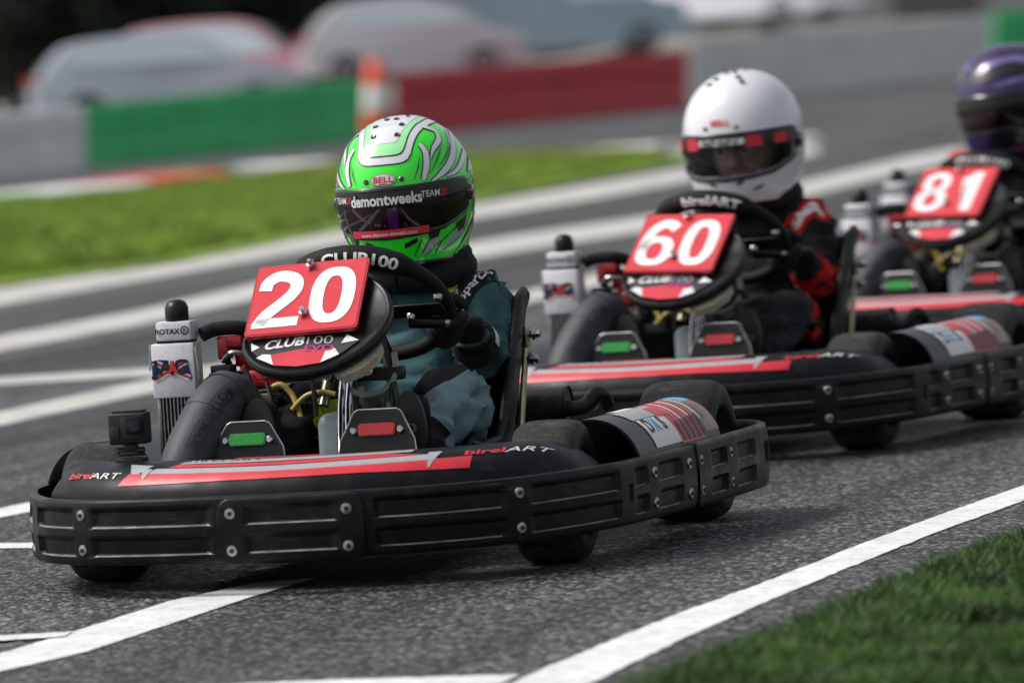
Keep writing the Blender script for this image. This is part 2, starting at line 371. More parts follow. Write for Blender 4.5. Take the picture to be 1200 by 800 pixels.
# bolts
mb = MB(); mb.lathe([(0, .006), (.0045, .006), (.0048, .003), (.007, .0028), (.0115, .0022), (.0125, 0), (.0125, -.004)], mi=[1, 1, 0, 0, 0, 0], seg=18)
BOLT = mb.build('bolt', ['steel', 'st_black'], KART)
first = True
for (s, zs, pr) in [(-.048, (.182, .102), .018), (.207, (.182, .102), .018)]+[(q_, (.186, .110), .005) for q_ in (.592, -.425)]+[(sg*s_at_x(x), (.180, .112), .006) for sg in (1, -1) for x in (-.137, -.375, -.475, -.70)]:
    for z in zs:
        p, n = bpath(s); q = Vector((0, 0, 1)).rotation_difference(Vector(n)); loc = p+n*pr+np.array([0, 0, z])
        if first: BOLT.location = loc; BOLT.rotation_mode = 'QUATERNION'; BOLT.rotation_quaternion = q; first = False
        else: inst(BOLT, KART, loc, q)

# nose fairing
FY0, FY1 = -.60, .64
def xf(y): return float(np.interp(abs(y), [0, .1, .2, .3, .4, .5, .58, .65], [.492, .488, .470, .440, .392, .325, .258, .19]))
def fair(y, th, off=0.):
    ye = FY1 if y > 0 else -FY0; y0 = ye-.14; e = 1. if abs(y) < y0 else math.sqrt(max(0, 1-((abs(y)-y0)/(ye-y0))**2.4))
    A, B, n = .135, .088*(.35+.65*e) + off, 2.35
    c, s = math.cos(th), math.sin(th)
    x = xf(y)-.135+(A*(.3+.7*e)+off)*math.copysign(abs(c)**(2/n), c); z = .196+B*math.copysign(abs(s)**(2/n), s)*(.2+.8*e)
    return np.array([x, y, z])
ys = np.concatenate([FY0+.14*np.array([0, .01, .03, .07, .14, .25, .4, .6, .8]), np.linspace(FY0+.14, FY1-.14, 46), FY1-.14*np.array([0, .01, .03, .07, .14, .25, .4, .6, .8])[::-1]])
ths = np.linspace(-PI, PI, 57)
mb = MB(); mb.grid(fair, ys, ths, 0)
mats = ['fairing', 'st_red', 'st_grey', 'st_dark', 'st_white', 'st_black']
def fband(pts_lo, pts_hi, mi, off=.0015, n=60, k=5):   # pts: (y, angle deg)
    a = np.array(pts_lo, float); b = np.array(pts_hi, float); t = np.linspace(0, 1, n)
    ya = np.interp(t, np.linspace(0, 1, len(a)), a[:, 0]); ta = np.interp(t, np.linspace(0, 1, len(a)), a[:, 1])
    yb = np.interp(t, np.linspace(0, 1, len(b)), b[:, 0]); tb = np.interp(t, np.linspace(0, 1, len(b)), b[:, 1])
    vs = [fair(ya[i]+(yb[i]-ya[i])*j/k, rad(ta[i]+(tb[i]-ta[i])*j/k), off) for i in range(n) for j in range(k+1)]
    mb.add(vs, [(i*(k+1)+j, (i+1)*(k+1)+j, (i+1)*(k+1)+j+1, i*(k+1)+j+1) for i in range(n-1) for j in range(k)], mi)
fband([(-.36, 26), (-.1, 31), (.2, 33), (.43, 28)], [(-.335, 47), (0, 45), (.43, 50)], 1)           # red stripe
fband([(-.29, 47), (0, 45), (.36, 48)], [(-.27, 58), (0, 56), (.36, 62)], 2)           # grey line
fband([(-.24, 60), (0, 58), (.33, 63)], [(-.22, 68), (0, 66), (.25, 72)], 1)
fband([(-.22, 70), (0, 69), (.30, 74)], [(-.20, 84), (0, 82), (.30, 86)], 2)
fband([(-.33, 46), (-.31, 46)], [(-.345, 70), (-.28, 66)], 2, .0022, 8)
fband([(-.296, 36), (-.292, 37)], [(-.306, 58), (-.278, 56)], 2, .0026, 8)
fband([(.347, 33), (.351, 34)], [(.338, 66), (.366, 66)], 2, .0026, 8)
fband([(-.10, 86), (.1, 86)], [(-.1, 96), (.1, 96)], 1, .002, 10)
def ftext(t, y0, th0, size, mi, **kw):
    put(mb, text2d(t, size, cut=.02, **kw), lambda a, b: fair(y0+a, rad(th0)+b/.16, .0024), mi)
ftext('birel', -.475, 38, .044, 1, bold=.02, shear=.25, xs=.9); ftext('ART', -.405, 38, .044, 4, shear=.25, xs=1.0)
ftext('birel', .452, 52, .042, 1, bold=.02, xs=1.05); ftext('ART', .532, 51, .044, 4, xs=1.0, shear=.2)
ftext('BIRELART', -.12, 76, .022, 3, xs=1.6, sp=1.3)
o = mb.build('nose_fairing', mats, KART, ang=50)

# wheels
def wheel(name, r, w, loc, steer=0, side=1):
    mb = MB(); h = w/2
    mb.lathe([(0, h*.35), (.03, h*.38), (.032, h*.55), (.02, h*.6), (0, h*.6)], axis=(0, side, 0), mi=1, seg=20)
    mb.lathe([(.03, h*.3), (r*.45, h*.25), (r*.50, h*.6), (r*.56, h*.86), (r*.57, h*.9), (r*.58, h*.86), (r*.56, h*.7), (r*.54, -h*.8), (r*.58, -h*.86), (r*.5, -h*.6), (.03, -h*.2)], axis=(0, side, 0), mi=0, seg=40)
    for k in range(3):
        a = 2*PI*k/3; mb.lathe([(0, h*.5), (.009, h*.5), (.009, h*.3)], origin=(.045*math.cos(a), 0, .045*math.sin(a)), axis=(0, side, 0), mi=1, seg=6)
    o = mb.build(name, ['rim', 'steel'], KART); o.location = loc; o.rotation_euler = (0, 0, steer)
    t = MB(); pr = [(r*.575, h*.80), (r*.60, h*.92), (r*.70, h*1.0), (r*.82, h*.99), (r*.91, h*.92), (r*.965, h*.80), (r*.99, h*.62)]
    pr = pr+[(r*1.0, h*.4), (r*1.004, 0), (r*1.0, -h*.4)]+[(a, -b) for a, b in pr[::-1]]
    n = len(pr); t.lathe(pr, axis=(0, 1, 0), mi=[1]*4+[0]*(n-9)+[1]*4, seg=56); t.build('tyre', ['tyre', 'tyre_side'], o, ang=60)
    return o
STEER = rad(2)
wheel('wheel', .158, .155, (0, .52, .158), STEER, 1); wheel('wheel', .158, .155, (0, -.52, .158), STEER, -1)
wheel('wheel', .166, .19, (-1.05, .575, .166), 0, 1); wheel('wheel', .166, .19, (-1.05, -.575, .166), 0, -1)

# chassis
mb = MB(); tb = lambda pts, r=.017, mi=0, n=6: mb.tube(cr(pts, n), r, mi, 10)
for s in (1, -1):
    tb([(.30, s*.22, .13), (.10, s*.25, .11), (-.2, s*.33, .10), (-.6, s*.38, .10), (-.95, s*.36, .12), (-1.12, s*.33, .14)])
    tb([(.34, s*.24, .17), (.42, s*.20, .17), (.45, 0, .17)], .012)
    tb([(.02, s*.26, .12), (.01, s*.36, .14), (0, s*.44, .158)], .018)
    tb([(-.15, s*.34, .11), (-.16, s*.55, .12), (-.22, s*.64, .14), (-.7, s*.68, .14), (-.78, s*.55, .12), (-.8, s*.37, .10)], .013)
    tb([(.08, s*.30, .125), (.02, s*.37, .13), (.0, s*.43, .16)], .009, 1)
mb.tube([(.12, -.25, .11), (.12, .25, .11)], .016); mb.tube([(-.62, -.38, .10), (-.62, .38, .10)], .016); mb.tube([(-1.1, -.34, .14), (-1.1, .34, .14)], .016)
mb.build('chassis_frame', ['darkmetal', 'steel'], KART)
mb = MB(); mb.box((-.15, 0, .082), (1.0, .54, .006), 0, .002); mb.build('floor_tray', ['blackplastic'], KART)
mb = MB(); mb.tube([(-1.05, -.56, .166), (-1.05, .56, .166)], .024, 0, 16); mb.lathe([(.03, -.01), (.11, -.008), (.11, .008), (.03, .01)], (-1.05, .12, .166), (0, 1, 0), 0, 36); mb.build('rear_axle', ['steel'], KART)

# side pods (half-round covers)
for s in (1, -1):
    mb = MB()
    X0, X1 = -.10, -.80
    def pod(x, a, off=0., s=s):
        t = (X0-x)/(X0-X1); ry = (.118+off)*(1-.05*t); rz = (.142+off)*(1+.02*t)
        endr = 1 if t < .9 else math.sqrt(max(.15, 1-((t-.9)/.1)**2*.85))
        return np.array([x, s*(.585+.045*t - ry*endr*math.cos(a)*1.0), .165+rz*endr*math.sin(a)**.85 if math.sin(a) > 0 else .165])
    xs_ = np.concatenate([np.linspace(X0, X1+.08, 14), X1+.08*np.array([.8, .6, .45, .3, .2, .1, 0])])
    an = np.linspace(.001, PI-.001, 29)
    mb.grid(lambda x, a: pod(x, a, 0), xs_, an, 0); mb.grid(lambda x, a: pod(x, a, -.006), xs_, an, 0)
    vs = []; 
    for a in an: vs += [pod(X0, a, 0), pod(X0, a, -.006)]
    mb.add(vs, [(2*i, 2*i+1, 2*i+3, 2*i+2) for i in range(len(an)-1)], 0)
    vs = [pod(X1, a, -.003) for a in an]; mb.add(vs, [tuple(range(len(vs)))], 0)
    def patch(x0, x1, a0, a1, mi, off=.0016):
        mb.grid(lambda x, a: pod(x, a, off), list(np.linspace(x0, x1, 6)), list(np.linspace(rad(a0), rad(a1), 12)), mi)
    if s < 0: mb.build('side_pod', ['black_gloss'], KART, ang=50); continue
    patch(-.235, -.43, 122, 158, 1); patch(-.22, -.47, 95, 121, 2); patch(-.431, -.62, 90, 160, 3); patch(-.27, -.40, 66, 94, 1)
    patch(-.621, -.74, 84, 155, 5); patch(-.66, -.74, 70, 110, 4, .0022)
    patch(-.40, -.47, 104, 124, 3, .0026)
    for k in range(7): patch(-.475-.032*k, -.487-.032*k, 92, 140, 1 if k % 2 else 5, .0022)
    for k in range(5): patch(-.45-.04*k, -.475-.04*k, 136-k, 158, 7, .0028)
    for k, (ch, mi) in enumerate((('D', 7), ('M', 4), ('S', 7))):
        put(mb, text2d(ch, .055, bold=.03), lambda a, b, k=k: pod(-.275-.05*k-a*s, rad(141)-b/.12, .003), mi)
    mb.build('side_pod', ['black_gloss', 'st_white', 'st_grey', 'st_red', 'st_skyblue', 'st_tan', 'st_mag', 'st_black'], KART, ang=50)

# seat
def seat_pt(t, u, off=0.):
    px = np.interp(t, [0, .12, .3, .45, .6, .8, 1], [-.40, -.47, -.60, -.72, -.80, -.865, -.92]); pz = np.interp(t, [0, .12, .3, .45, .6, .8, 1], [.215, .165, .125, .165, .28, .42, .535])
    nx = np.interp(t, [0, .3, .5, .7, 1], [-.1, .15, .75, .9, .92]); nz = math.sqrt(max(0, 1-nx*nx))
    wid = np.interp(t, [0, .2, .5, .8, 1], [.215, .235, .250, .258, .254]); dep = np.interp(t, [0, .2, .45, .7, .93, 1], [.035, .09, .16, .17, .14, .09])
    ua = abs(u); y = math.copysign(wid*math.sin(min(ua, 1)*PI/2)**.9, u) if u else 0.; d = dep*ua**3.2
    return np.array([px+nx*(d+off), y*(1-off*3), pz+nz*(d+off)])
ts = np.linspace(0, 1, 34); us = np.linspace(-1, 1, 29)
mb = MB(); mb.grid(lambda t, u: seat_pt(t, u), ts, us, 0); mb.grid(lambda t, u: seat_pt(t, u, -.012), ts, us, 0)
rim = [seat_pt(t, -1) for t in ts]+[seat_pt(1, u) for u in us[1:-1]]+[seat_pt(t, 1) for t in ts[::-1]]+[seat_pt(0, u) for u in us[::-1][1:]]
mb.tube(rim, .0125, 1, 10)
mb.build('seat', ['blackplastic', 'rubber'], KART, ang=60)
for s in (1, -1):
    mb = MB(); mb.tube([(-.72, s*.250, .17), (-.76, s*.258, .33), (-.80, s*.267, .475)], .008, 0, 8); mb.box((-.797, s*.268, .465), (.03, .006, .05), 0, .002)
    for p in ((-.797, s*.270, .472), (-.785, s*.266, .415)):
        mb.lathe([(0, .03), (.010, .03), (.010, .02), (.016, .019), (.016, .012), (.010, .012), (.008, -.01)], p, (0, s, 0), 1, 6)
    mb.build('seat_stay', ['zinc', 'steel'], KART, ang=30)

# fuel tank
mb = MB(); mb.box((-.095, .048, .235), (.11, .165, .232), 0, .026, seg=4); mb.lathe([(0, .03), (.03, .03), (.033, .02), (.033, 0)], (-.11, .08, .348), (0, 0, 1), 1, 20)
mb.build('fuel_tank', ['tank', 'blackplastic'], KART)

# steering column and struts
mb = MB()
for dy in (-.0085, .0085): mb.tube([(-.20, .0+dy, .44), (-.07, .028+dy, .36), (.0, .044+dy, .28), (.08, .058+dy, .15)], .0085, 0, 12)
mb.tube([(-.34, .012, .56), (-.22, .012, .45), (-.17, .01, .10)], .011, 1, 12)
mb.lathe([(0, .02), (.012, .02), (.012, -.02), (0, -.02)], (-.2, 0, .445), (0, 1, 0), 1, 12)
for p in ((-.21, .045, .435), (-.19, -.045, .43), (-.26, .07, .42), (-.26, .10, .42)): mb.lathe([(0, .012), (.009, .012), (.009, .006), (.013, .005), (.013, 0), (.006, 0), (.006, -.03)], p, (1, .3, .2), 2, 8)
mb.tube([(-.30, .05, .52), (-.25, .085, .44), (-.2, .11, .36), (-.15, .12, .28)], .012, 1, 10)
mb.tube([(-.30, -.02, .52), (-.24, -.05, .44), (-.2, -.06, .36)], .013, 3, 10)
mb.box((-.24, .055, .425), (.03, .14, .03), 1, .006)
mb.build('steering_column', ['chrome', 'darkmetal', 'steel', 'zinc'], KART)
# hoses
mb = MB(); c0 = np.array([-.24, .045, .44])
mb.tube(cr([(-.22, .02, .50), (-.21, -.012, .47), (-.20, -.015, .425), (-.20, .02, .385), (-.21, .075, .385), (-.23, .105, .42), (-.25, .10, .47)], 8), .0075, 0, 10)
mb.tube(cr([(-.2, .03, .40), (-.2, .035, .36), (-.18, .03, .33)], 6), .0075, 0, 10); mb.tube(cr([(-.22, .08, .39), (-.22, .07, .36), (-.2, .065, .33)], 6), .0075, 0, 10)
mb.build('breather_hose', ['clear_hose'], KART)
mb = MB(); mb.tube(cr([(-.24, -.185, .37), (-.22, -.19, .400), (-.22, -.165, .412), (-.22, -.14, .39), (-.21, -.125, .36), (-.2, -.115, .335)], 8), .007, 0, 10)
mb.tube(cr([(-.2, -.135, .355), (-.2, -.10, .385), (-.2, -.06, .392), (-.2, -.03, .385)], 8), .006, 0, 10); mb.build('fuel_hose', ['yellow_hose'], KART)
mb = MB(); mb.tube(cr([(-.24, -.12, .52), (-.2, -.10, .46), (-.18, -.075, .40), (-.17, -.07, .34)], 8), .006, 0, 8); mb.tube(cr([(-.26, -.06, .53), (-.24, -.035, .47), (-.22, -.05, .41), (-.2, -.07, .37)], 8), .0065, 0, 8)
mb.build('cable', ['rubber'], KART)

# pedal guards with lights
def guard(cx, cy, cz, w, h, lens):
    mb = MB(); fr = ((cx, cy, cz), (0, 1, 0), (-.18, 0, .98), (.98, 0, .18))
    c = .036
    poly = [(-w/2, -h/2), (w/2, -h/2), (w/2, -h/2+.006), (w/2-.005, .02-h/2+.02), (w/2-c, h/2-.005), (w/2-c-.01, h/2), (-w/2+c+.01, h/2), (-w/2+c, h/2-.005), (-w/2+.005, .02-h/2+.02), (-w/2, -h/2+.006)]
    mb.prism(poly, -.006, .006, fr, 0)
    O = Vector(fr[0]); e1 = Vector(fr[1]); e2 = Vector(fr[2]); n = Vector(fr[3])
    k = len(poly)
    for i in range(1, k-1):                       # worn bright edge
        a, b = poly[i], poly[(i+1) % k]
        mb.tube([O+e1*a[0]+e2*a[1]+n*.004, O+e1*b[0]+e2*b[1]+n*.004], .0022, 1, 6)
    for sy in (-1, 1): mb.lathe([(0, .009), (.006, .009), (.009, .006), (.009, 0)], O+e1*sy*w*.30+e2*.006+n*.006, n, 1, 12)
    o = mb.build('pedal_guard', ['blackplastic', 'steel'], KART, ang=30)
    l = MB(); P = rrect(.086, .028, .008)
    l.prism(P, .006, .013, (O+e2*.008, e1, e2, n)); l.prism([(a*.93, b*.84) for a, b in P], .013, .0155, (O+e2*.008, e1, e2, n)); l.build('lamp_lens', [lens], o, ang=60)
guard(.03, -.170, .297, .172, .098, 'green_lens'); guard(.03, .132, .306, .180, .108, 'red_lens')

# radiator
mb = MB(); mb.box((-.22, -.405, .33), (.035, .085, .24), 0, .003)
for k in range(9): mb.box((-.20, -.440+k*.0088, .33), (.012, .0028, .23), 1)
mb.box((-.22, -.45, .33), (.045, .008, .25), 1, .002); mb.box((-.22, -.36, .33), (.045, .008, .25), 1, .002)
rd = mb.build('radiator', ['fin', 'steel'], KART, ang=30)
mb = MB(); mb.box((-.21, -.405, .458), (.065, .104, .125), 0, .006)
mb.tube([(-.185, -.352, .51), (-.18, -.345, .46), (-.185, -.349, .40)], .003, 1, 6); mb.tube([(-.185, -.459, .52), (-.18, -.461, .46)], .003, 1, 6)
fx = -.21+.0325+.0012
def rp(a, b, o=0): return (fx+o, -.405+a, .458+b)
jack = [(-.050, -.018), (-.040, -.022), (-.02, -.012), (.0, -.008), (.02, -.012), (.042, -.022), (.046, -.018), (.04, 0), (.036, .022), (.02, .026), (.0, .022), (-.03, .027), (-.05, .024)]
put(mb, poly2d(jack), lambda a, b: rp(a, b), 2)
for a0, b0, a1, b1, w, mi, o in ((-.045, -.018, .036, .022, .014, 3, .0006), (-.046, .022, .040, -.018, .014, 3, .0006), (-.045, -.018, .036, .022, .006, 4, .0012), (-.046, .022, .040, -.018, .006, 4, .0012), (0, -.010, 0, .023, .017, 3, .0018), (0, -.010, 0, .023, .010, 4, .0024)):
    put(mb, ribbon2d([(a0, b0), (a1, b1)], w), lambda a, b, o=o: rp(a, b, o), mi)
put(mb, text2d('JAG', .044, bold=.035, xs=1.15, sp=1.05), lambda a, b: rp(a-.003, b-.006, .0032), 5)
put(mb, text2d('A', .034, bold=.03), lambda a, b: rp(a+.001, b-.006, .0040), 4)
mb.build('radiator_cover', ['radwhite', 'steel', 'st_blue', 'st_white', 'st_red', 'st_black'], rd, ang=40)
mb = MB(); mb.box((-.21, -.400, .548), (.06, .085, .044), 0, .006); mb.box((-.21, -.402, .5245), (.05, .08, .01), 1, .001)
put(mb, text2d('ROTAX', .0165, bold=.03, xs=1.05), lambda a, b: (-.21+.0315, -.414+a, .542+b), 1)
put(mb, ring2d(-.0, 0, .010, .010, .003, .003, 2), lambda a, b: (-.21+.0315, -.372+a, .549+b), 1); put(mb, text2d('R', .011, bold=.03), lambda a, b: (-.21+.0318, -.372+a, .5455+b), 1)
mb.lathe([(.026, .57), (.027, .572), (.027, .60), (.022, .612), (.012, .618), (0, .619)], (-.21, -.398, 0), (0, 0, 1), 1, 24)
mb.build('radiator_cap', ['radwhite', 'blackplastic'], rd, ang=40)
mb = MB(); mb.tube(cr([(-.22, -.345, .535), (-.24, -.32, .545), (-.26, -.27, .545), (-.29, -.235, .53), (-.3, -.22, .50)], 8), .017, 0, 14); mb.build('coolant_hose', ['rubber'], KART)

# intake silencer
mb = MB(); path = cr([(.07, -.322, .235), (.035, -.304, .285), (-.01, -.284, .335), (-.05, -.266, .375), (-.095, -.25, .395), (-.145, -.235, .365), (-.18, -.228, .30)], 8)
n = len(path); mb.tube(path, [.052+.011*math.sin(PI*min(1, i/(n*.8)))**.7 for i in range(n)], 0, 28)
for f in (.42, .62):
    i = int(n*f); mb.tube([path[i-1], path[i], path[i+1]], .0645, 0, 28)
def ab(a, b):
    i = min(max((a+.5)*.62*(n-1)+n*.08, 0), n-2); k = int(i); p = path[k]+(path[k+1]-path[k])*(i-k); T = (path[k+1]-path[k]); T = T/np.linalg.norm(T)
    fwd = np.array([.93, .28, .1]); fwd = fwd-T*(fwd@T); fwd /= np.linalg.norm(fwd); sd = np.cross(T, fwd); ang = b/.062
    return p+(fwd*math.cos(ang)+sd*math.sin(ang))*.0655
for word, a0, hw in (('ROTAX', .06, .047), ('MAX', -.30, .034)):
    put(mb, text2d(word, .026, bold=.01, cut=.01), lambda a, b, a0=a0: ab(a0-a/.24, (b-.009)), 1)
    put(mb, ring2d(0, 0, hw, .0155, .0018, .0018, 9), lambda a, b, a0=a0: ab(a0-a/.24, b), 1)
mb.build('intake_silencer', ['airbox', 'st_black'], KART, ang=60)

# engine
mb = MB(); ex, ey = -.30, -.235
mb.box((ex, ey, .20), (.17, .16, .16), 0, .02, seg=3); mb.box((ex, ey, .30), (.10, .11, .07), 0, .015)
for k in range(7): mb.box((ex, ey, .335+k*.011), (.125, .125, .005), 1, .002)
mb.lathe([(.05, .33), (.05, .415)], (ex, ey, 0), (0, 0, 1), 0, 20)
for k in range(26):
    p = (ex+random.uniform(.05, .11), ey+random.uniform(-.08, .08), random.uniform(.27, .41)); q = random.choice((1, 2, 0))
    mb.lathe([(0, .012), (.008, .012), (.008, .0), (.005, 0), (.005, -.02)], p, (1, random.uniform(-.4, .4), random.uniform(-.3, .5)), q, 6)
mb.box((ex+.075, ey+.03, .37), (.02, .05, .05), 2, .004); mb.box((ex+.08, ey-.05, .33), (.03, .04, .06), 0, .006)
mb.tube(cr([(ex+.08, ey-.02, .30), (ex+.10, ey, .34), (ex+.10, ey+.01, .40), (ex+.08, ey-.01, .45)], 6), .006, 3, 8)
mb.tube(cr([(ex+.07, ey+.05, .30), (ex+.11, ey+.06, .36), (ex+.09, ey+.04, .42)], 6), .005, 3, 8)
eng = mb.build('engine', ['darkmetal', 'steel', 'zinc', 'rubber'], KART, ang=30)
mb = MB(); mb.lathe([(0, .468), (.03, .466), (.034, .450), (.058, .446), (.064, .436), (.064, .422), (.07, .42), (.07, .412), (0, .412)], (ex, ey+.005, 0), (0, 0, 1), 0, 24)
for k in range(8):
    a = 2*PI*k/8; mb.box((ex+.045*math.cos(a), ey+.005+.045*math.sin(a), .452), (.012, .03, .016), 0, .003, Matrix.Rotation(a, 3, 'Z'))
    mb.lathe([(0, .012), (.007, .012), (.007, 0)], (ex+.060*math.cos(a+.4), ey+.005+.060*math.sin(a+.4), .428), (0, 0, 1), 1, 6)
mb.box((ex+.01, ey-.035, .478), (.05, .03, .045), 0, .006); mb.box((ex+.04, ey-.052, .515), (.045, .06, .026), 0, .005); mb.box((ex+.04, ey-.068, .50), (.05, .026, .05), 0, .005)
mb.build('cylinder_head', ['red_metal', 'steel'], eng, ang=35)
mb = MB(); mb.box((ex+.08, ey-.06, .43), (.05, .065, .035), 0, .004); mb.box((ex+.08, ey-.063, .452), (.045, .05, .024), 0, .003); mb.build('ignition_coil', ['blackplastic'], eng, ang=30)
mb = MB(); mb.tube(cr([(ex+.03, ey-.05, .43), (ex+.06, ey-.06, .485), (ex+.03, ey-.03, .505), (ex, ey, .48)], 8), .008, 0, 10); mb.tube(cr([(ex+.06, ey-.07, .47), (ex+.07, ey-.045, .49), (ex+.06, ey-.01, .485)], 6), .0065, 1, 8); mb.build('ignition_lead', ['rubber', 'steel'], eng)

# exhaust
mb = MB(); mb.tube([(-.97, -.05, .288), (-.97, .0, .288), (-.97, .31, .292)], [.03, .043, .043], 0, 24); mb.lathe([(.045, -.004), (.045, .004)], (-.97, .31, .292), (0, 1, 0), 1, 24)
mb.tube(cr([(-.97, .305, .284), (-.97, .335, .282), (-.98, .358, .292), (-.99, .372, .312), (-1.01, .386, .308), (-1.03, .39, .284)], 8), .019, 1, 16)
mb.tube(cr([(-.97, -.04, .288), (-.93, -.12, .30), (-.75, -.24, .26), (-.5, -.25, .24), (-.38, -.24, .26)], 8), .03, 1, 16)
mb.build('exhaust', ['darkmetal', 'rubber'], KART)

# ------------------------------------------------------------------ steering wheel + panel + plate (per kart)
WC = np.array([-.36, .014, .575]); WU = np.array([math.sin(rad(50)), 0, math.cos(rad(50))]); WN = np.array([-math.cos(rad(50)), 0, math.sin(rad(50))]); WE = np.array([0, 1., 0])
WR, WT = .185, .0175
def wpt(a, r=WR, h=0.): return WC+(WE*math.cos(a)+WU*math.sin(a))*r+WN*h
def rim_front(a, b, off=.001):                      # arc position a (m, from the top, + = left hand), b across the front of the rim
    th = PI/2-a/WR; q = b/(WT*1.55); c = wpt(th); rd_ = (WE*math.cos(th)+WU*math.sin(th))
    fw = -WN*.70+rd_*.714; up_ = rd_*.70+WN*.714
    return c+(fw*math.cos(q)+up_*math.sin(q))*(WT*1.55+off)
def steering(root, num, psi, cy, cz, padtext):
    mb = MB(); N = 64
    mb.tube([wpt(2*PI*k/N) for k in range(N+1)], [WT*(1.0 if 1 else 1) for k in range(N+1)], 0, 14, cap=False)
    mb.tube([wpt(rad(d)) for d in np.linspace(38, 142, 22)], [WT*(.95+.6*min(1, min(i, 21-i)/3)) for i in range(22)], 0, 16)
    for a in (rad(2), rad(178), rad(270)):
        mb.box((wpt(a, WR*.5, -.028)+wpt(a, WR*.5, -.02))/2, (WR, .045, .006), 1, .002, Matrix((WE*math.cos(a)+WU*math.sin(a), WU*math.cos(a)-WE*math.sin(a), WN)).transposed())
    mb.lathe([(0, -.02), (.05, -.02), (.055, -.03), (.055, -.055), (0, -.055)], WC, WN, 1, 24)
    mb.tube([wpt(rad(-10), .10, -.04), wpt(rad(-8), .185, -.04)], .014, 1, 12); mb.lathe([(0, .01), (.006, .01), (.01, .004), (.01, 0)], wpt(rad(-8), .185, -.04), WE, 2, 10)
    mb.lathe([(0, .012), (.007, .012), (.011, .005), (.011, 0)], wpt(rad(10), .115, -.05), -WN, 2, 10); mb.lathe([(0, .012), (.007, .012), (.011, .005), (.011, 0)], wpt(rad(14), WR, -.016), -WN, 2, 10)
    put(mb, text2d(padtext, .036, bold=.03, xs=1.15, cut=.012), lambda a, b: rim_front(a+.03, b-.012), 3)
    mb.build('steering_wheel', ['suede', 'blackplastic', 'steel', 'digit'], root, ang=50)
    t = rad(52); e1 = np.array([0, 1., 0]); u = np.array([-math.sin(t), 0, math.cos(t)])
    r = math.cos(psi)*e1+math.sin(psi)*u; q = math.cos(psi)*u-math.sin(psi)*e1; n = np.cross(r, q); C = np.array([-.1, cy, cz])
    out = cr([(-.128, -.05), (-.140, -.12), (-.116, -.178), (-.07, -.218), (0, -.238), (.07, -.230), (.135, -.190), (.18, -.13), (.198, -.06), (.187, -.0), (.155, .055), (.09, .10), (0, .118), (-.08, .10), (-.118, .04), (-.128, -.05)], 6)[:-1]
    mb = MB(); k = len(out); cen = out.mean(0); vs = []; prof = [(.90, -.040), (.97, -.038), (1.0, -.03), (1.012, -.022), (1.0, -.012), (.965, -.008), (.93, -.010), (.92, -.012)]
    for (sc_, h) in prof:
        for p in out: w = cen+(p-cen)*sc_; vs.append(C+r*w[0]+q*w[1]+n*h)
    fs = [(i*k+j, i*k+(j+1) % k, (i+1)*k+(j+1) % k, (i+1)*k+j) for i in range(len(prof)-1) for j in range(k)]
    fs += [tuple(range(k))[::-1], tuple((len(prof)-1)*k+j for j in range(k))]
    mb.add(vs, fs, 0)
    H = -.0085
    def pl(a, b, o=0.): return C+r*a+q*b+n*(H+o)
    low = [(-.118, -.118), (-.112, -.15), (-.085, -.186), (-.04, -.208), (0, -.215), (.05, -.210), (.10, -.182), (.135, -.145), (.10, -.128), (0, -.112)]
    put(mb, poly2d(low), lambda a, b: pl(a, b), 3)
    put(mb, poly2d([(-.066, -.168), (-.055, -.205), (0, -.216), (.055, -.210), (.062, -.168), (0, -.158)]), lambda a, b: pl(a, b, .0006), 1)
    put(mb, poly2d([(-.066, -.168), (-.055, -.205), (-.098, -.176), (-.085, -.165)]), lambda a, b: pl(a, b, .0012), 2); put(mb, poly2d([(.062, -.168), (.055, -.210), (.095, -.188), (.082, -.165)]), lambda a, b: pl(a, b, .0012), 2)
    put(mb, poly2d([(-.118, -.122), (-.112, -.152), (-.095, -.140)]), lambda a, b: pl(a, b, .0012), 2); put(mb, poly2d([(.095, -.150), (.135, -.145), (.105, -.122)]), lambda a, b: pl(a, b, .0012), 2)
    arc = lambda a, b: pl(a, b-.145-.9*a*a, .0018)
    put(mb, text2d('CLUB', .040, bold=.035, shear=.2, xs=.92, cut=.01), lambda a, b: arc(a-.040, b), 2); put(mb, text2d('100', .040, bold=.0, xs=1.2, cut=.01), lambda a, b: arc(a+.040, b), 4)
    put(mb, text2d('EVO', .026, bold=.02, xs=1.4), lambda a, b: arc(a+.045, b-.022), 5)
    mb.build('front_panel', ['blackplastic', 'st_red', 'st_white', 'st_dark', 'st_grey', 'st_mag'], root, ang=50)
    mb = MB(); W, Hh = .262, .242
    def pp(a, b, o=0.): return C+r*a+q*b+n*(.004+o+.02*(a/.13)**2*0)
    P = rrect(W, Hh, .010, 4); mb.prism(P, .0, .010, (C, r, q, n), 1); mb.prism([(a*.965, b*.96) for a, b in P], .010, .0112, (C, r, q, n), 0)
    def pd(a, b): return C+r*a+q*b+n*.0125
    for j, ch in enumerate(num):
        cx = -.064+.124*j
        for shp in digit2d(ch): put(mb, shp, lambda a, b, cx=cx: pd(cx+a*.158, b*.192-.002), 2)
    o = mb.build('number_plate', ['plate_red', 'plate_edge', 'digit'], root, ang=30)
    for (a, b) in ((-.005, .103), (.0, -.062)):
        mb = MB(); mb.lathe([(0, .022), (.005, .022), (.005, .012), (.009, .011), (.009, 0)], C+r*a+q*b+n*.011, n, 0, 8)
        mb.tube([C+r*(a-.004)+q*(b-.012)+n*.016, C+r*a+q*(b+.0)+n*.024, C+r*(a+.004)+q*(b+.016)+n*.018], .003, 0, 6)
        mb.build('plate_clip', ['steel'], o, ang=30)
    mb = MB(); pol = [(.075, -.20), (.165, -.115), (.178, -.125), (.172, -.165), (.14, -.205), (.10, -.225)]
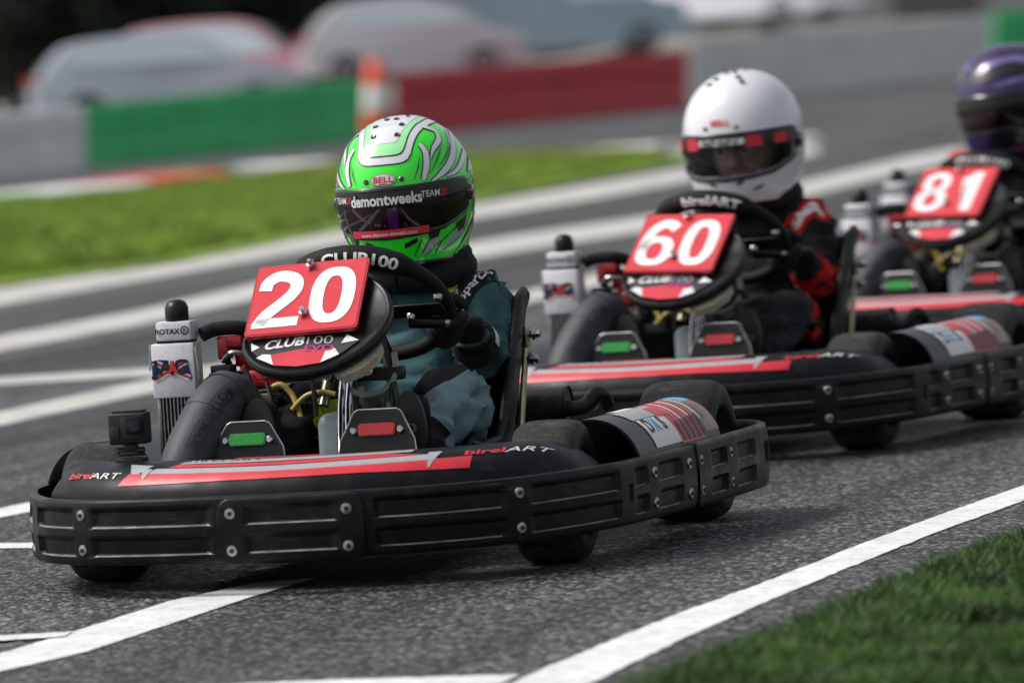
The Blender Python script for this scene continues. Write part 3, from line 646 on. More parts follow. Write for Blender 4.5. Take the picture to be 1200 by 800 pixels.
    mb.prism(pol, -.065, -.042, (C, r, q, n)); mb.build('column_bracket', ['cream'], root, ang=30)
PSI = [3.34, -3.53, -2.03, 1.0]
CYZ = [(-.0498, .605), (-.0143, .574), (-.0217, .589), (-.03, .59)]
NUM = ['20', '60', '81', '45']; PAD = ['CLUB100', 'birelART', 'CLUB100', 'CLUB100']
POSE = [(0, 0, 0), (-3.36, .0135, rad(-5.8)), (-6.546, .162, rad(-11.6)), (-9.2, -.27, rad(-15))]
KLAB = ['black and red racing kart leading the line with red plate number 20',
        'black and red racing kart in the middle of the line with red plate number 60',
        'blurred red and black racing kart cut by the right edge, red plate number 81',
        'blurred racing kart at the back, only its white radiator showing behind kart 81']
karts = [KART]
for k in (1, 2, 3):
    c = copy_tree(KART); c.location = (*POSE[k][:2], 0); c.rotation_euler = (0, 0, POSE[k][2]); karts.append(c)
for k, kt in enumerate(karts):
    tag(kt, KLAB[k], 'kart', 'racing karts in line')
    if k < 3: steering(kt, NUM[k], rad(PSI[k]), *CYZ[k], PAD[k])
    else: steering(kt, '', 0, *CYZ[k], PAD[k])

# ------------------------------------------------------------------ action camera on kart 20
AC = empty('action_camera', (.245, -.375, .272)); tag(AC, 'small black action camera clamped on top of the nose of kart 20', 'camera')
def acb(c): return (c[0], c[1], c[2])
mb = MB(); mb.box((0, 0, .085), (.045, .088, .070), 0, .006, seg=3); mb.box((.023, .012, .085), (.004, .05, .05), 0, .002); mb.box((0, 0, .122), (.035, .07, .006), 0, .002); mb.box((.024, -.028, .075), (.002, .02, .03), 1, .0005)
mb.box((0.0, .03, .118), (.03, .012, .010), 0, .002); mb.build('camera_body', ['rubber', 'st_black'], AC)
mb = MB(); mb.box((.029, .02, .093), (.012, .038, .038), 0, .003); mb.lathe([(.014, 0), (.014, .003), (0, .0035)], (.034, .02, .093), (1, 0, 0), 1, 20); mb.build('camera_lens', ['black_gloss', 'glass_dark'], AC)
mb = MB(); mb.box((0, 0, .04), (.02, .03, .03), 0, .004); mb.box((0, 0, .012), (.05, .065, .018), 0, .005); mb.box((.004, 0, .028), (.03, .045, .010), 0, .003)
mb.tube([(0, -.03, .035), (0, .03, .035)], .008, 1, 10); mb.box((0, 0, .0), (.055, .05, .012), 0, .004); mb.build('camera_mount', ['blackplastic', 'darkmetal'], AC)

# ------------------------------------------------------------------ drivers
def skin_mesh(nodes, edges, root, sub=2):
    names = list(nodes); me = bpy.data.meshes.new('sk'); me.from_pydata([nodes[n][0] for n in names], [(names.index(a), names.index(b)) for a, b in edges], [])
    o = bpy.data.objects.new('sk', me); COL.objects.link(o)
    md = o.modifiers.new('s', 'SKIN'); md.use_smooth_shade = True; md.branch_smoothing = .6
    sv = me.skin_vertices[0].data
    for i, n in enumerate(names):
        r = nodes[n][1]; sv[i].radius = r if hasattr(r, '__len__') else (r, r); sv[i].use_root = (n == root)
    sb = o.modifiers.new('ss', 'SUBSURF'); sb.levels = sub; sb.render_levels = sub
    bpy.context.view_layer.update()
    m2 = bpy.data.meshes.new_from_object(o.evaluated_get(bpy.context.evaluated_depsgraph_get()))
    vs = [tuple(v.co) for v in m2.vertices]; fs = [tuple(p.vertices) for p in m2.polygons]
    bpy.data.objects.remove(o); bpy.data.meshes.remove(me); bpy.data.meshes.remove(m2); return vs, fs

HZ = .168
def hel(az, z, off=0.):                              # helmet shell: azimuth from forward (left +), height
    s = z/HZ
    if s >= 0: k = max(0., 1-s**2.15)**(1/2.15); w, f_, b_ = .157*k, .184*k, .178*k
    else: s = -s; w, f_, b_ = .157*(1-.22*s**2.3), .184*(1-.13*s**3), .178*(1-.34*s**1.9)
    c, sn = math.cos(az), math.sin(az); a = (f_ if c > 0 else b_); e = 2/2.15
    p = np.array([a*math.copysign(abs(c)**e, c), w*math.copysign(abs(sn)**e, sn), z])
    if off:
        q = np.array([c*.9, sn, max(-.3, (z/HZ))]); q /= np.linalg.norm(q); p = p+q*off
    return p
def vz(az, hi):
    a = abs(math.degrees(az))
    return float(np.interp(a, [0, 25, 50, 75, 90], [.008, .008, .010, .012, .008])) if hi else float(np.interp(a, [0, 25, 50, 70, 90], [-.100, -.097, -.088, -.068, -.045]))
VA = rad(82)
def hstrip(mb, pts, w, mi, off, mirror=True, n=8):   # pts: (az deg, z); a painted band
    for sg in ((1, -1) if mirror else (1,)):
        P = cr([(rad(a)*.165, z) for a, z in pts], n); ww = np.interp(np.linspace(0, 1, len(P)), np.linspace(0, 1, len(w)), w) if hasattr(w, '__len__') else [w]*len(P)
        vs, fs = ribbon2d(P, list(ww)); mb.add([hel(sg*a/.165, min(z, HZ*.999), off) for a, z in vs], fs, mi)
def hpatch(mb, poly, mi, off, mirror=True, cut=.012):
    for sg in ((1, -1) if mirror else (1,)):
        vs, fs = poly2d([(rad(a)*.165, z) for a, z in poly], cut); mb.add([hel(sg*a/.165, min(z, HZ*.999), off) for a, z in vs], fs, mi)
def htext(mb, t, az0, z0, size, mi, off, **kw): put(mb, text2d(t, size, cut=.008, **kw), lambda a, b: hel(rad(az0)+a/.178, z0+b, off), mi)
# crown decals are laid in plan view (x forward, y left) and dropped on the shell
def crown(x, y, off):
    lo_, hi_ = 0., HZ*.9995; az = math.atan2(y, x); r = math.hypot(x, y)
    for _ in range(30):
        mid = (lo_+hi_)/2; p = hel(az, mid)
        if math.hypot(p[0], p[1]) > r: lo_ = mid
        else: hi_ = mid
    p = hel(az, lo_); q = np.array([p[0]*.8, p[1], p[2]*1.2]); q /= np.linalg.norm(q); return p+q*off
def hshell(mb, mi):
    az = np.linspace(-PI, PI, 121)[:-1]; zt = np.concatenate([np.linspace(-HZ, .02, 45), HZ*np.sin(np.linspace(math.asin(.02/HZ), PI/2*.995, 26))[1:]])
    def keep(a, z):
        if a > PI: a -= 2*PI
        if abs(a) < VA-.12 and vz(a, False)+.006 < z < vz(a, True)-.006: return None
        return mi
    mb.grid(lambda a, z: hel(a, z), list(az), list(zt), mi, keep, closed_u=True)
def hring(mb, z, r, mi, off=0.):
    mb.tube([hel(a, z, off) for a in np.linspace(-PI, PI, 81)], r, mi, 8, cap=False)
def visor(root, m_main, m_strip, design):
    mb = MB(); az = list(np.linspace(-VA, VA, 61))
    def V(a, t):
        z = vz(a, False)+(vz(a, True)-vz(a, False))*t; return hel(a, z, .0035+.003*(1-(2*t-1)**2))
    sf = .78 if design == 'white' else .70; mb.grid(V, az, list(np.linspace(0, sf, 12)), 0); mb.grid(V, az, list(np.linspace(sf, 1, 7)), 1)
    mb.tube([V(a, 0) for a in az], .0028, 2, 6); mb.tube([V(a, 1) for a in az], .0022, 2, 6)
    T = lambda a, b, o=.002: hel(a, b, .0075+o)
    if design == 'green':
        put(mb, text2d('demontweeks', .034, bold=.07, xs=.95, cut=.008), lambda a, b: hel(a/.178, b-.024, .0085), 6)
        put(mb, text2d('demontweeks', .034, bold=.03, xs=.95, cut=.008), lambda a, b: hel(a/.178, b-.024, .0098), 3)
        for sg in (1, -1):
            put(mb, text2d('TEAM', .020, bold=.01, shear=.1, cut=.006), lambda a, b: hel(rad(sg*41)+(a-.012)/.172, b-.016, .0085), 3); put(mb, text2d('20', .020, bold=.01, shear=.1, cut=.006), lambda a, b: hel(rad(sg*41)+(a+.024)/.172, b-.016, .0085), 4)
        mb.grid(lambda a, t: hel(a, -.099+.004*abs(a)+t*.017, .0085), list(np.linspace(rad(-34), rad(34), 24)), [0, .5, 1], 4)
        put(mb, text2d('www.demon-tweeks.com', .0125, cut=.008, bold=.01, xs=1.15), lambda a, b: hel(a/.18, b-.095, .0095), 3)
        mb.grid(lambda a, t: hel(a, -.081+t*.048, .0078), list(np.linspace(rad(1), rad(9), 6)), [0, .5, 1], 5)  # purple reflection streak painted on the visor
    if design == 'white':
        for sg in (1, -1):
            mb.grid(lambda a, t: hel(sg*a, -.022+t*.028, .0085), list(np.linspace(rad(23), rad(38), 8)), [0, 1], 4); mb.grid(lambda a, t: hel(sg*a, -.020+t*.026, .0085), list(np.linspace(rad(50), rad(66), 8)), [0, 1], 4)
        mb.grid(lambda a, t: hel(a, -.014+t*.015, .0082), list(np.linspace(rad(-21), rad(21), 20)), [0, .5, 1], 3)
        for a0, w_ in ((-15, .018), (-8, .026), (0, .014), (6, .020), (13, .012)): put(mb, ring2d(0, 0, w_*.5, .0075, w_*.28, .004, 2.2), lambda a, b, a0=a0: hel(rad(a0)+a/.178, -.0065+b*.8+a*.3, .0095), 6)
    for sg in (1, -1):
        mb.lathe([(0, .010), (.017, .009), (.020, .004), (.020, -.004)], hel(sg*rad(84), -.02, .003), (0, sg, 0), 2, 20)
    mb.build('visor', [m_main, m_strip, 'h_black', 'st_white', 'st_red', 'visor_reflection', 'st_black'], root, ang=60)
def helmet(parent, loc, rot, design):
    mb = MB(); base = {'green': 'h_green', 'white': 'h_pearl', 'purple': 'h_purple', 'dark': 'h_black'}[design]
    mats = [base, 'h_black', 'h_white', 'h_silver', 'h_lightgreen', 'helmet_liner', 'st_red', 'h_lilac', 'h_green']
    hshell(mb, 0)
    mb.grid(lambda a, z: hel(a, z, -.022), list(np.linspace(-PI, PI, 61)[:-1]), list(np.linspace(-HZ, HZ*.98, 24)), 5, (lambda a, z: None if abs((a+PI) % (2*PI)-PI) < VA-.05 and vz(a if a < PI else a-2*PI, False)-.01 < z < vz(a if a < PI else a-2*PI, True)+.01 else 5), closed_u=True)
    hring(mb, -HZ, .007, 1 if design != 'white' else 5, -.004)
    # gasket round the eye port
    for hi in (0, 1): mb.tube([hel(a, vz(a, hi)+(.004 if hi else -.004), .0005) for a in np.linspace(-VA+.05, VA-.05, 50)], .0045, 1, 6)
    def vent(az, z, w=.028, h=.008):
        for sg in (1, -1): mb.grid(lambda a, t: hel(sg*(rad(az)+a), z+t*h+a*.06, .0018), list(np.linspace(-w/.34, w/.34, 6)), [-.5, .5], 1)
    if design == 'green':
        # crown panel: white frame, pale green field
        def cpanel(z0, aw, x0, w, o, mi):
            fr_ = [tuple(hel(rad(a), z0+.018*(abs(a)/aw)**6)[:2]) for a in np.linspace(-aw, aw, 15)]
            put(mb, poly2d(fr_+[(.085, w+.002), (.04, w+.008), (x0+.03, w+.002), (x0, w-.03), (x0, -w+.03), (x0+.03, -w-.002), (.04, -w-.008), (.085, -w-.002)], .010), lambda a, b: crown(a, b, o), mi)
        cpanel(.064, 29, -.10, .080, .0010, 1); cpanel(.0665, 28, -.097, .0775, .0017, 2); cpanel(.083, 23.5, -.075, .062, .0024, 1); cpanel(.0855, 22.5, -.072, .0595, .0031, 4); cpanel(.112, 19, -.05, .045, .0038, 2)
        for pts, w in (([(37, .105), (40, .085), (38, .055), (33, .022)], [.012, .016, .016, .010]), ([(40, .016), (54, .036), (68, .062), (84, .100), (104, .125)], [.003, .014, .018, .016, .006]),
                       ([(56, .024), (70, .034), (84, .056), (98, .078)], [.003, .010, .014, .006]), ([(50, .145), (66, .132), (64, .112), (50, .090), (44, .070)], [.006, .012, .014, .010, .003]), ([(112, .05), (98, .04), (88, .028)], [.03, .022, .004])):
            hstrip(mb, pts, [x+.006 for x in w], 1, .0014); hstrip(mb, pts, w, 2, .0021)
        for pts in ([(33, .075), (30, .052), (25, .024)], [(60, .092), (52, .07), (40, .034)], [(74, .10), (64, .075), (48, .044)]): hstrip(mb, pts, [.001, .0035, .001], 1, .0027)
        hstrip(mb, [(95, .13), (82, .11), (72, .09)], [.002, .012, .002], 3, .0016)
        # chin: silver and black flashes
        for pts, w in (([(46, -.112), (38, -.128), (30, -.150)], [.022, .02, .008]), ([(82, -.082), (68, -.108), (54, -.13), (44, -.15)], [.02, .026, .022, .008]), ([(104, -.07), (92, -.11), (80, -.14)], [.02, .026, .018])):
            hstrip(mb, pts, [x+.006 for x in w], 1, .0012); hstrip(mb, pts, w, 3, .0019)
        hstrip(mb, [(60, -.106), (50, -.132), (42, -.162)], [.004, .014, .006], 8, .0026); hstrip(mb, [(96, -.10), (82, -.13), (70, -.16)], [.004, .012, .006], 8, .0026)
        hstrip(mb, [(28, -.106), (27, -.118), (21, -.150)], .003, 1, .003); hpatch(mb, [(34, -.100), (46, -.096), (44, -.112), (36, -.116)], 1, .0034)
        hpatch(mb, [(64, -.086), (78, -.075), (76, -.10), (68, -.108)], 1, .003); hpatch(mb, [(90, .0), (110, .01), (112, -.05), (92, -.07)], 1, .0012); hpatch(mb, [(94, -.006), (100, .0), (104, -.045), (96, -.05)], 8, .002)
        vent(18, -.120, .036, .011)
    if design == 'purple':
        for pts, w, mi in (([(0, .06), (40, .09), (80, .08), (120, .05)], [.02, .03, .02, .03], 1), ([(10, .10), (50, .12), (90, .105), (140, .08)], [.012, .02, .03, .012], 7), ([(30, .04), (70, .055), (110, .03)], [.01, .022, .01], 7), ([(40, .14), (90, .135), (140, .12)], [.008, .014, .008], 1), ([(75, .02), (100, -.02), (130, -.05)], [.01, .02, .01], 1)):
            hstrip(mb, pts, w, mi, .0016)
        hpatch(mb, [(20, -.11), (60, -.1), (70, -.15), (20, -.16)], 1, .0014)
        vent(20, -.128)
    if design == 'white': vent(14, -.112, .022, .008); vent(34, -.128, .032, .008)
    if design in ('green', 'white'):
        for sg in (1, -1):
            for (x, y) in ((.085, .034), (.055, .012), (.02, .030), (.122, .030) if design == 'green' else (.10, .05)):
                c = crown(x, sg*y, .004); mb.lathe([(0, .001), (.0035, .0012), (.006, .002), (.0075, 0)], c, c/np.linalg.norm(c), 1, 12)
            c = hel(sg*rad(14.5), .030, .002); mb.lathe([(0, .001), (.0045, .0015), (.0065, 0)], c, (1, sg*.25, .2), 1, 12)
        ell = lambda k, n=28: [(k*.031*math.cos(2*PI*i/n), k*.0145*math.sin(2*PI*i/n)) for i in range(n)]
        fe = lambda o: (lambda a, b: hel(a/.172, .031+b, o))
        if design == 'green':
            put(mb, poly2d(ell(1.0), .01), fe(.0022), 1); put(mb, poly2d(ell(.94), .01), fe(.0029), 2); put(mb, poly2d(ell(.86), .01), fe(.0035), 6); put(mb, poly2d(ell(.80), .01), fe(.0041), 2)
            put(mb, text2d('BELL', .0185, bold=.03, xs=1.2, cut=.006), lambda a, b: hel(a/.172, .0255+b, .0048), 6); mb.grid(lambda a, t: hel(a, .0205+t*.002, .0048), list(np.linspace(-.05, .05, 5)), [0, 1], 1)
        else: put(mb, text2d('BELL', .021, bold=.03, xs=1.25, cut=.006), lambda a, b: hel(a/.172, .035+b, .002), 6)
    o = mb.build('helmet', mats, parent, ang=40); o.location = loc; o.rotation_euler = rot
    vm = {'green': ('visor_dark', 'st_black'), 'white': ('visor_clear', 'st_black'), 'purple': ('visor_dark', 'st_black'), 'dark': ('visor_dark', 'st_black')}[design]
    visor(o, *vm, design)
    return o
def driver(pose, label, S, dz=0., dy=0., hrot=(0, 0, 0), design='green', hoff=(0, 0, 0), hsc=(1, 1, 1)):
    # skeleton in the kart's own frame
    hz = .83+dz; N = {}
    N['pelvis'] = ((-.70, 0, .255), (.15, .13)); N['belly'] = ((-.745, 0, .37), (.155, .125)); N['chest'] = ((-.785, dy*.6, .49+dz*.5), (.175, .135)); N['upper'] = ((-.80, dy*.8, .575+dz*.6), (.15, .105))
    N['neck'] = ((-.79, dy, .655+dz*.9), .072); N['jaw'] = ((-.755, dy, .735+dz), (.085, .085)); N['head'] = ((-.77, dy, .82+dz), (.108, .115)); N['crown'] = ((-.78, dy, .90+dz), .08)
    E = [('pelvis', 'belly'), ('belly', 'chest'), ('chest', 'upper'), ('upper', 'neck'), ('neck', 'jaw'), ('jaw', 'head'), ('head', 'crown')]
    HA = {1: rad(-27), -1: rad(207)}
    for s, L in ((1, 'l'), (-1, 'r')):
        w = wpt(HA[s]); N[L+'sh'] = ((-.800, s*.162+dy*.5, .572+dz*.5), .088); N[L+'arm'] = ((-.755, s*.182+dy*.2, .50+dz*.3), .074); N[L+'elb'] = ((-.675, s*.190, .425+dz*.15), .062)
        N[L+'fore'] = ((-.605, s*.200, .448), .056); N[L+'wri'] = ((-.540, s*.207, .478), .043); N[L+'hand'] = ((-.495, s*.207, .495), .036)
        N[L+'hip'] = ((-.66, s*.105, .245), .105); N[L+'thi'] = ((-.50, s*.165, .315), .093); kx, sx, ax_ = (.205, .195, .182) if s > 0 else (-.125, -.140, -.170); N[L+'kne'] = ((-.355, kx, .365), .080 if s > 0 else .072); N[L+'shin'] = ((-.25, sx, .325), .068 if s > 0 else .056); N[L+'ank'] = ((-.14, ax_, .245), .050); N[L+'foot'] = ((-.11, ax_, .215), .042)
        E += [('upper', L+'sh'), (L+'sh', L+'arm'), (L+'arm', L+'elb'), (L+'elb', L+'fore'), (L+'fore', L+'wri'), (L+'wri', L+'hand'), ('pelvis', L+'hip'), (L+'hip', L+'thi'), (L+'thi', L+'kne'), (L+'kne', L+'shin'), (L+'shin', L+'ank'), (L+'ank', L+'foot')]
    vs, fs = skin_mesh(N, E, 'pelvis', 3)
    V = np.array(vs)
    # fabric folds
    me = bpy.data.meshes.new('p'); me.from_pydata(vs, [], fs); me.update(); nor = np.array([v.normal[:] for v in me.vertices]); bpy.data.meshes.remove(me)
    seed = Vector((pose[0]*3.1, 2.2, 5.))
    for i in range(len(V)):
        p = V[i]
        if p[2] > .64+dz*.9: continue
        q = Vector((p[0]*9, p[1]*9, p[2]*15))+seed
        a = noise.noise(q+Vector((noise.noise(q*.7)*1.2,)*3)); a2 = noise.noise(q*2.3)
        V[i] = p+nor[i]*(.024*(1-abs(a)*2.6)+.007*a2-.011)
    b_ = bmesh.new(); bvs = [b_.verts.new(v) for v in V]; [b_.faces.new([bvs[i] for i in f]) for f in fs]
    for (flt, co, no) in S['seg']:
        fc = [f for f in b_.faces if flt(f.calc_center_median())]; ed = {e for f in fc for e in f.edges}; vv = {v for f in fc for v in f.verts}
        bmesh.ops.bisect_plane(b_, geom=list(vv)+list(ed)+fc, plane_co=co, plane_no=no)
    b_.verts.index_update(); V = np.array([v.co[:] for v in b_.verts]); fs = [tuple(v.index for v in f.verts) for f in b_.faces]; b_.free()
    def cls(c):
        best = None
        for (a, b) in E:
            A = np.array(N[a][0]); B = np.array(N[b][0]); t = np.clip((c-A)@(B-A)/((B-A)@(B-A)), 0, 1); d = np.linalg.norm(c-A-(B-A)*t)/(np.mean(N[a][1])*(1-t)+np.mean(N[b][1])*t)
            if best is None or d < best[0]: best = (d, a, b, t)
        return best[1:]
    mi = []
    for f in fs:
        c = V[list(f)].mean(0); a, b, t = cls(c); mi.append(S['fn'](a, b, t, c-np.array([0, 0, dz]) if c[2] > .66 else c))
    root = empty('person'); 
    mb = MB(); mb.add(V, fs, mi); mb.norecalc = True
    body = mb.build('person', S['mats'], None, ang=75)
    bpy.data.objects.remove(root); root = body
    root.location = (pose[0], pose[1], 0); root.rotation_euler = (0, 0, pose[2]); tag(root, label, 'person', 'kart drivers')
    bv = BVHTree.FromPolygons([Vector(v) for v in V], fs)
    # collar
    mb = MB(); col_pts = [(-.785+.100*math.cos(a), dy+.122*math.sin(a), .638+dz*.95-.016*math.cos(a)) for a in np.linspace(0, 2*PI, 41)]
    mb.tube(col_pts, .036, 0, 12, cap=False); mb.tube([(x*1.0, y, z+.028) for x, y, z in col_pts], .026, 0, 12, cap=False); mb.build('collar', [S['collar']], root, ang=70)
    # patches thrown on to the suit
    def drape(shp, O, e1, e2, mi, mbx, off=.003, jump=.05):
        O = Vector(O); e1 = Vector(e1).normalized(); e2 = Vector(e2); e2 = (e2-e1*e2.dot(e1)).normalized(); n = e1.cross(e2); out = []
        for a, b in shp[0]:
            p = O+e1*a+e2*b+n*.2; h = bv.ray_cast(p, -n, .5); out.append(h[0]+h[1]*off if h[0] is not None else None)
        ok = [f for f in shp[1] if all(out[i] is not None and (out[i]-out[f[0]]).length < jump for i in f)]
        mbx.add([q if q is not None else O for q in out], ok, mi)
    mb = MB()
    shO = (-.735, .163+dy*.5, .598+dz*.5); ea = (.25, .62, .30); eb = (-.35, -.2, .7)
    put_shape = poly2d([(a, b) for a, b in rrect(.125, .052, .01)], .012)
    ea, eb = (.1, .9, -.12), (-.75, .1, .65)
    ea, eb = (-.55, .55, .45), (-.75, -.35, -.3)
    ea = Vector((-.50, .50, .52)); eb = Vector((-.36, -.76, .46))
    if S is TEAL:
        m3 = MB(); drape(poly2d(rrect(.018, .125, .003), .010), (-.2, -.082, .315), (0, 1, -.10), (0, .10, 1), 0, m3, .003, .3); m3.build('trouser_stripe', ['suit_yellow'], root, ang=70)
        m3 = MB(); drape(poly2d(rrect(.018, .085, .003), .010), (-.5, .192, .365), (0, 1, 0), (0, 0, 1), 0, m3, .004, .1); m3.build('waist_stripe', ['suit_yellow'], root, ang=70)
    S['patch'](drape, mb, shO, ea, eb)
    if mb.v: mb.build('shoulder_patch', S['pm'], root, ang=70)
    # gloves: palm plus four fingers and a thumb closed on the rim
    for s in (1, -1):
        mb = MB()
        th0 = HA[s]
        def G(tau, rho, h):                          # along the rim, outward, toward the driver
            a = th0+s*tau/WR; return wpt(a, WR+rho, h)
        wr = np.array(N['lwri' if s > 0 else 'rwri'][0])
        PN = {'w0': (tuple(wr+(wr-G(0, .03, .03))*.35), .045), 'w': (tuple(wr), .040), 'p1': (tuple(.45*wr+.55*G(0, .040, .030)), (.046, .036)), 'p2': (tuple(G(0, .038, .020)), (.050, .026)), 'p3': (tuple(G(0, .038, .0)), (.046, .018))}
        v_, f_ = skin_mesh(PN, [('w0', 'w'), ('w', 'p1'), ('p1', 'p2'), ('p2', 'p3')], 'w', 2); mb.add(v_, f_, 0)
        rr = WT+.0125
        for k, (tau, ln) in enumerate(((.040, 205), (.014, 225), (-.012, 215), (-.036, 185))):
            pts = {'b': (tuple(G(tau*.9, .036, .014)), .0145)}; ed = []; prev = 'b'
            for j, a in enumerate(np.linspace(-10, -ln, 4)):
                nm = 'f%d' % j; pts[nm] = (tuple(G(tau, rr*1.12*math.cos(rad(a)), rr*1.12*math.sin(rad(a)))), (.0142, .0135, .0125, .0105)[j]); ed.append((prev, nm)); prev = nm
            v_, f_ = skin_mesh(pts, ed, 'b', 2); mb.add(v_, f_, 0)
        pts = {'b': (tuple(G(.03, .034, .030)), .017), 'm': (tuple(G(.052, .016, .036)), .0150), 'e': (tuple(G(.066, -.006, .033)), .0135), 't': (tuple(G(.072, -.024, .022)), .011)}
        v_, f_ = skin_mesh(pts, [('b', 'm'), ('m', 'e'), ('e', 't')], 'b', 2); mb.add(v_, f_, 0)
        # cuff
        ax = Vector(np.array(N[('l' if s > 0 else 'r')+'fore'][0])-wr).normalized()
        mb.lathe([(.044, -.01), (.047, -.005), (.054, .03), (.056, .040), (.053, .043), (.046, .036)], wr, ax, 1, 24)
        sx_ = ax.cross(Vector((1, 0, .4))).normalized(); sy_ = sx_.cross(ax)
        mb.grid(lambda a, h: Vector(wr)+ax*h+(sx_*math.cos(a)+sy_*math.sin(a))*(.0525+.14*h), list(np.linspace(-2.2, 1.1, 22)), [.002, .012, .022, .032], 2)
        mb.build('glove', ['glove', S['cuff'], S['cuff2']], root, ang=70)
        # shoe
        mb = MB(); A = Vector(N[('l' if s > 0 else 'r')+'ank'][0])
        SN = {'a0': (A+Vector((-.06, s*.004, .02)), .05), 'a': (A, .048), 'h': (A+Vector((.02, 0, -.035)), .042), 'm': (A+Vector((.06, 0, .03)), (.046, .036)), 't': (A+Vector((.055, 0, .105)), (.048, .026)), 'tt': (A+Vector((.045, 0, .14)), (.036, .02))}
        v_, f_ = skin_mesh({k: (tuple(v[0]), v[1]) for k, v in SN.items()}, [('a0', 'a'), ('a', 'h'), ('a', 'm'), ('m', 't'), ('t', 'tt')], 'a', 2); mb.add(v_, f_, 0)
        fr = (A+Vector((.098, 0, .045)), (0, 1, 0), (-.10, 0, .99), (.99, 0, .10)); sole = [(.042*math.sin(a)*(1 if math.cos(a) > 0 else .85), .105*math.cos(a)) for a in np.linspace(0, 2*PI, 29)[:-1]]
        mb.prism(sole, -.012, .004, fr, 1); put(mb, ring2d(0, .02, .02, .012, .006, .004), lambda a, b: Vector(fr[0])+Vector(fr[1])*a+Vector(fr[2])*b+Vector(fr[3])*.0055, 2)
        mb.build('shoe', ['suit_black', 'rubber', 'zinc'], root, ang=60)
    h_ = helmet(root, (-.78+hoff[0], dy+hoff[1], hz+hoff[2]), hrot, design); h_.scale = hsc
    for s in (1, -1):                                # eyes and brows behind the visor
        mb = MB(); e = Vector((-.775+.108+.004, dy+s*.037, hz-.060))
        mb.lathe([(.018*math.sin(a), .012*math.cos(a)) for a in np.linspace(0, PI*.5, 8)], e, (1, 0, 0), [1, 1, 0, 0, 0, 0, 0], 20)
        mb.tube(cr([e+Vector((.012, -.024, .022)), e+Vector((.016, 0, .030)), e+Vector((.008, .026, .022))], 5), [.004]*11, 2, 6); mb.build('eye', ['eye_white', 'eye_iris', 'brow'], root, ang=70)
    mb = MB(); e = Vector((-.665, dy, hz-.055))
    v_, f_ = skin_mesh({'a': ((-.668, dy, hz-.045), .012), 'b': ((-.650, dy, hz-.075), .014), 'c': ((-.635, dy, hz-.098), .019), 'd': ((-.662, dy, hz-.108), .016)}, [('a', 'b'), ('b', 'c'), ('c', 'd')], 'a', 2); mb.add(v_, f_, 0); mb.build('nose', ['skin'], root, ang=70)
    return root
SK = ['neck', 'jaw', 'head', 'crown']
def fn_teal(a, b, t, c):
    if b in ('head', 'crown') or (b == 'jaw' and c[2] > .70): return 1
    if b in ('neck', 'jaw'): return 2
    if b[1:] in ('kne', 'shin') or b[1:] == 'thi' and t > .75: return 2 if c[1] < 0 or (c[2]-.345)-.65*(c[1]-.13) > 0 else 3
    if b in ('rkne', 'rank', 'rfoot', 'rshin'): return 2
    if b[1:] == 'ank': return 2 if t > .6 else 3
    if b[1:] == 'foot': return 2
    if b[1:] == 'wri' and t > .4: return 2
    if a == 'pelvis' and b == 'belly' and .0 < t < .5 and .115 < abs(c[1]) < .16: return 4
    return 0
def patch_teal(drape, mb, O, e1, e2):
    drape(poly2d([(.05, -.03), (.08, .028), (-.055, .028), (-.075, -.022)], .012), O, e1, e2, 0, mb, .003)
    put_ = text2d('sparco', .040, bold=.016, xs=1.0, cut=.012); drape(([(a*.95+.004, b*.9-.010) for a, b in put_[0]], put_[1]), O, e1, e2, 1, mb, .0055)
    drape(poly2d([(-.03, .030), (.05, .030), (.06, .042), (-.04, .044), (-.085, .02), (-.105, -.03), (-.088, -.022), (-.066, .012)], .008), O, e1, e2, 2, mb, .0045)
    # chest wording
    t = text2d('sparco', .038, bold=.02); drape(([(a, b) for a, b in t[0]], t[1]), (-.63, .122, .548), (0, .35, -.94), (0, .94, .35), 1, mb, .004)
TEAL = dict(mats=['suit_teal', 'skin', 'suit_black', 'suit_pale', 'suit_yellow'], seg=[(lambda c: c.y > .06 and c.x > -.56 and c.z > .2, (-.3, .13, .345), (0, -.65, 1))], fn=fn_teal, collar='suit_black', patch=patch_teal, pm=['suit_black', 'st_white', 'suit_yellow'], cuff='suit_black', cuff2='suit_white')
def fn_black(a, b, t, c):
    if b in ('head', 'crown') or (b == 'jaw' and c[2] > .70): return 1
    if b[1:] in ('wri',): return 2
    if b[1:] == 'fore': return 2
    if b[1:] == 'elb' and t > .7: return 2
    if b[1:] == 'kne' and .5 < t < .85 and abs(c[1]) > .235: return 2
    return 0
def patch_red(drape, mb, O, e1, e2):
    drape(poly2d(rrect(.16, .060, .012), .012), O, e1, e2, 0, mb, .003); drape(poly2d(rrect(.10, .026, .006), .012), O, e1, e2, 1, mb, .0045)
    drape(poly2d([(-.085, .03), (-.082, -.03), (-.10, -.03), (-.10, .03)], .012), O, e1, e2, 2, mb, .0035)
RED = dict(mats=['suit_black', 'skin', 'suit_red'], seg=[], fn=fn_black, collar='suit_black', patch=patch_red, pm=['suit_red', 'st_white', 'st_blue'], cuff='suit_red', cuff2='suit_red')
driver(POSE[0], 'person in dark teal race suit and bright green helmet, driving kart number 20', TEAL, 0., 0., (rad(2.0), rad(2), rad(0)), 'green')
driver(POSE[1], 'person in black suit with red sleeves and plain white helmet, driving kart number 60', RED, .045, -.035, (rad(1.5), rad(2), rad(-1)), 'white', hsc=(1.07, 1.07, 1.12), hoff=(0, -.005, -.018))
driver(POSE[2], 'person in purple and black helmet, partly cut off, driving kart number 81', RED, .055, -.07, (rad(2), rad(2), rad(-22)), 'purple', hsc=(1.06, 1.06, 1.06))

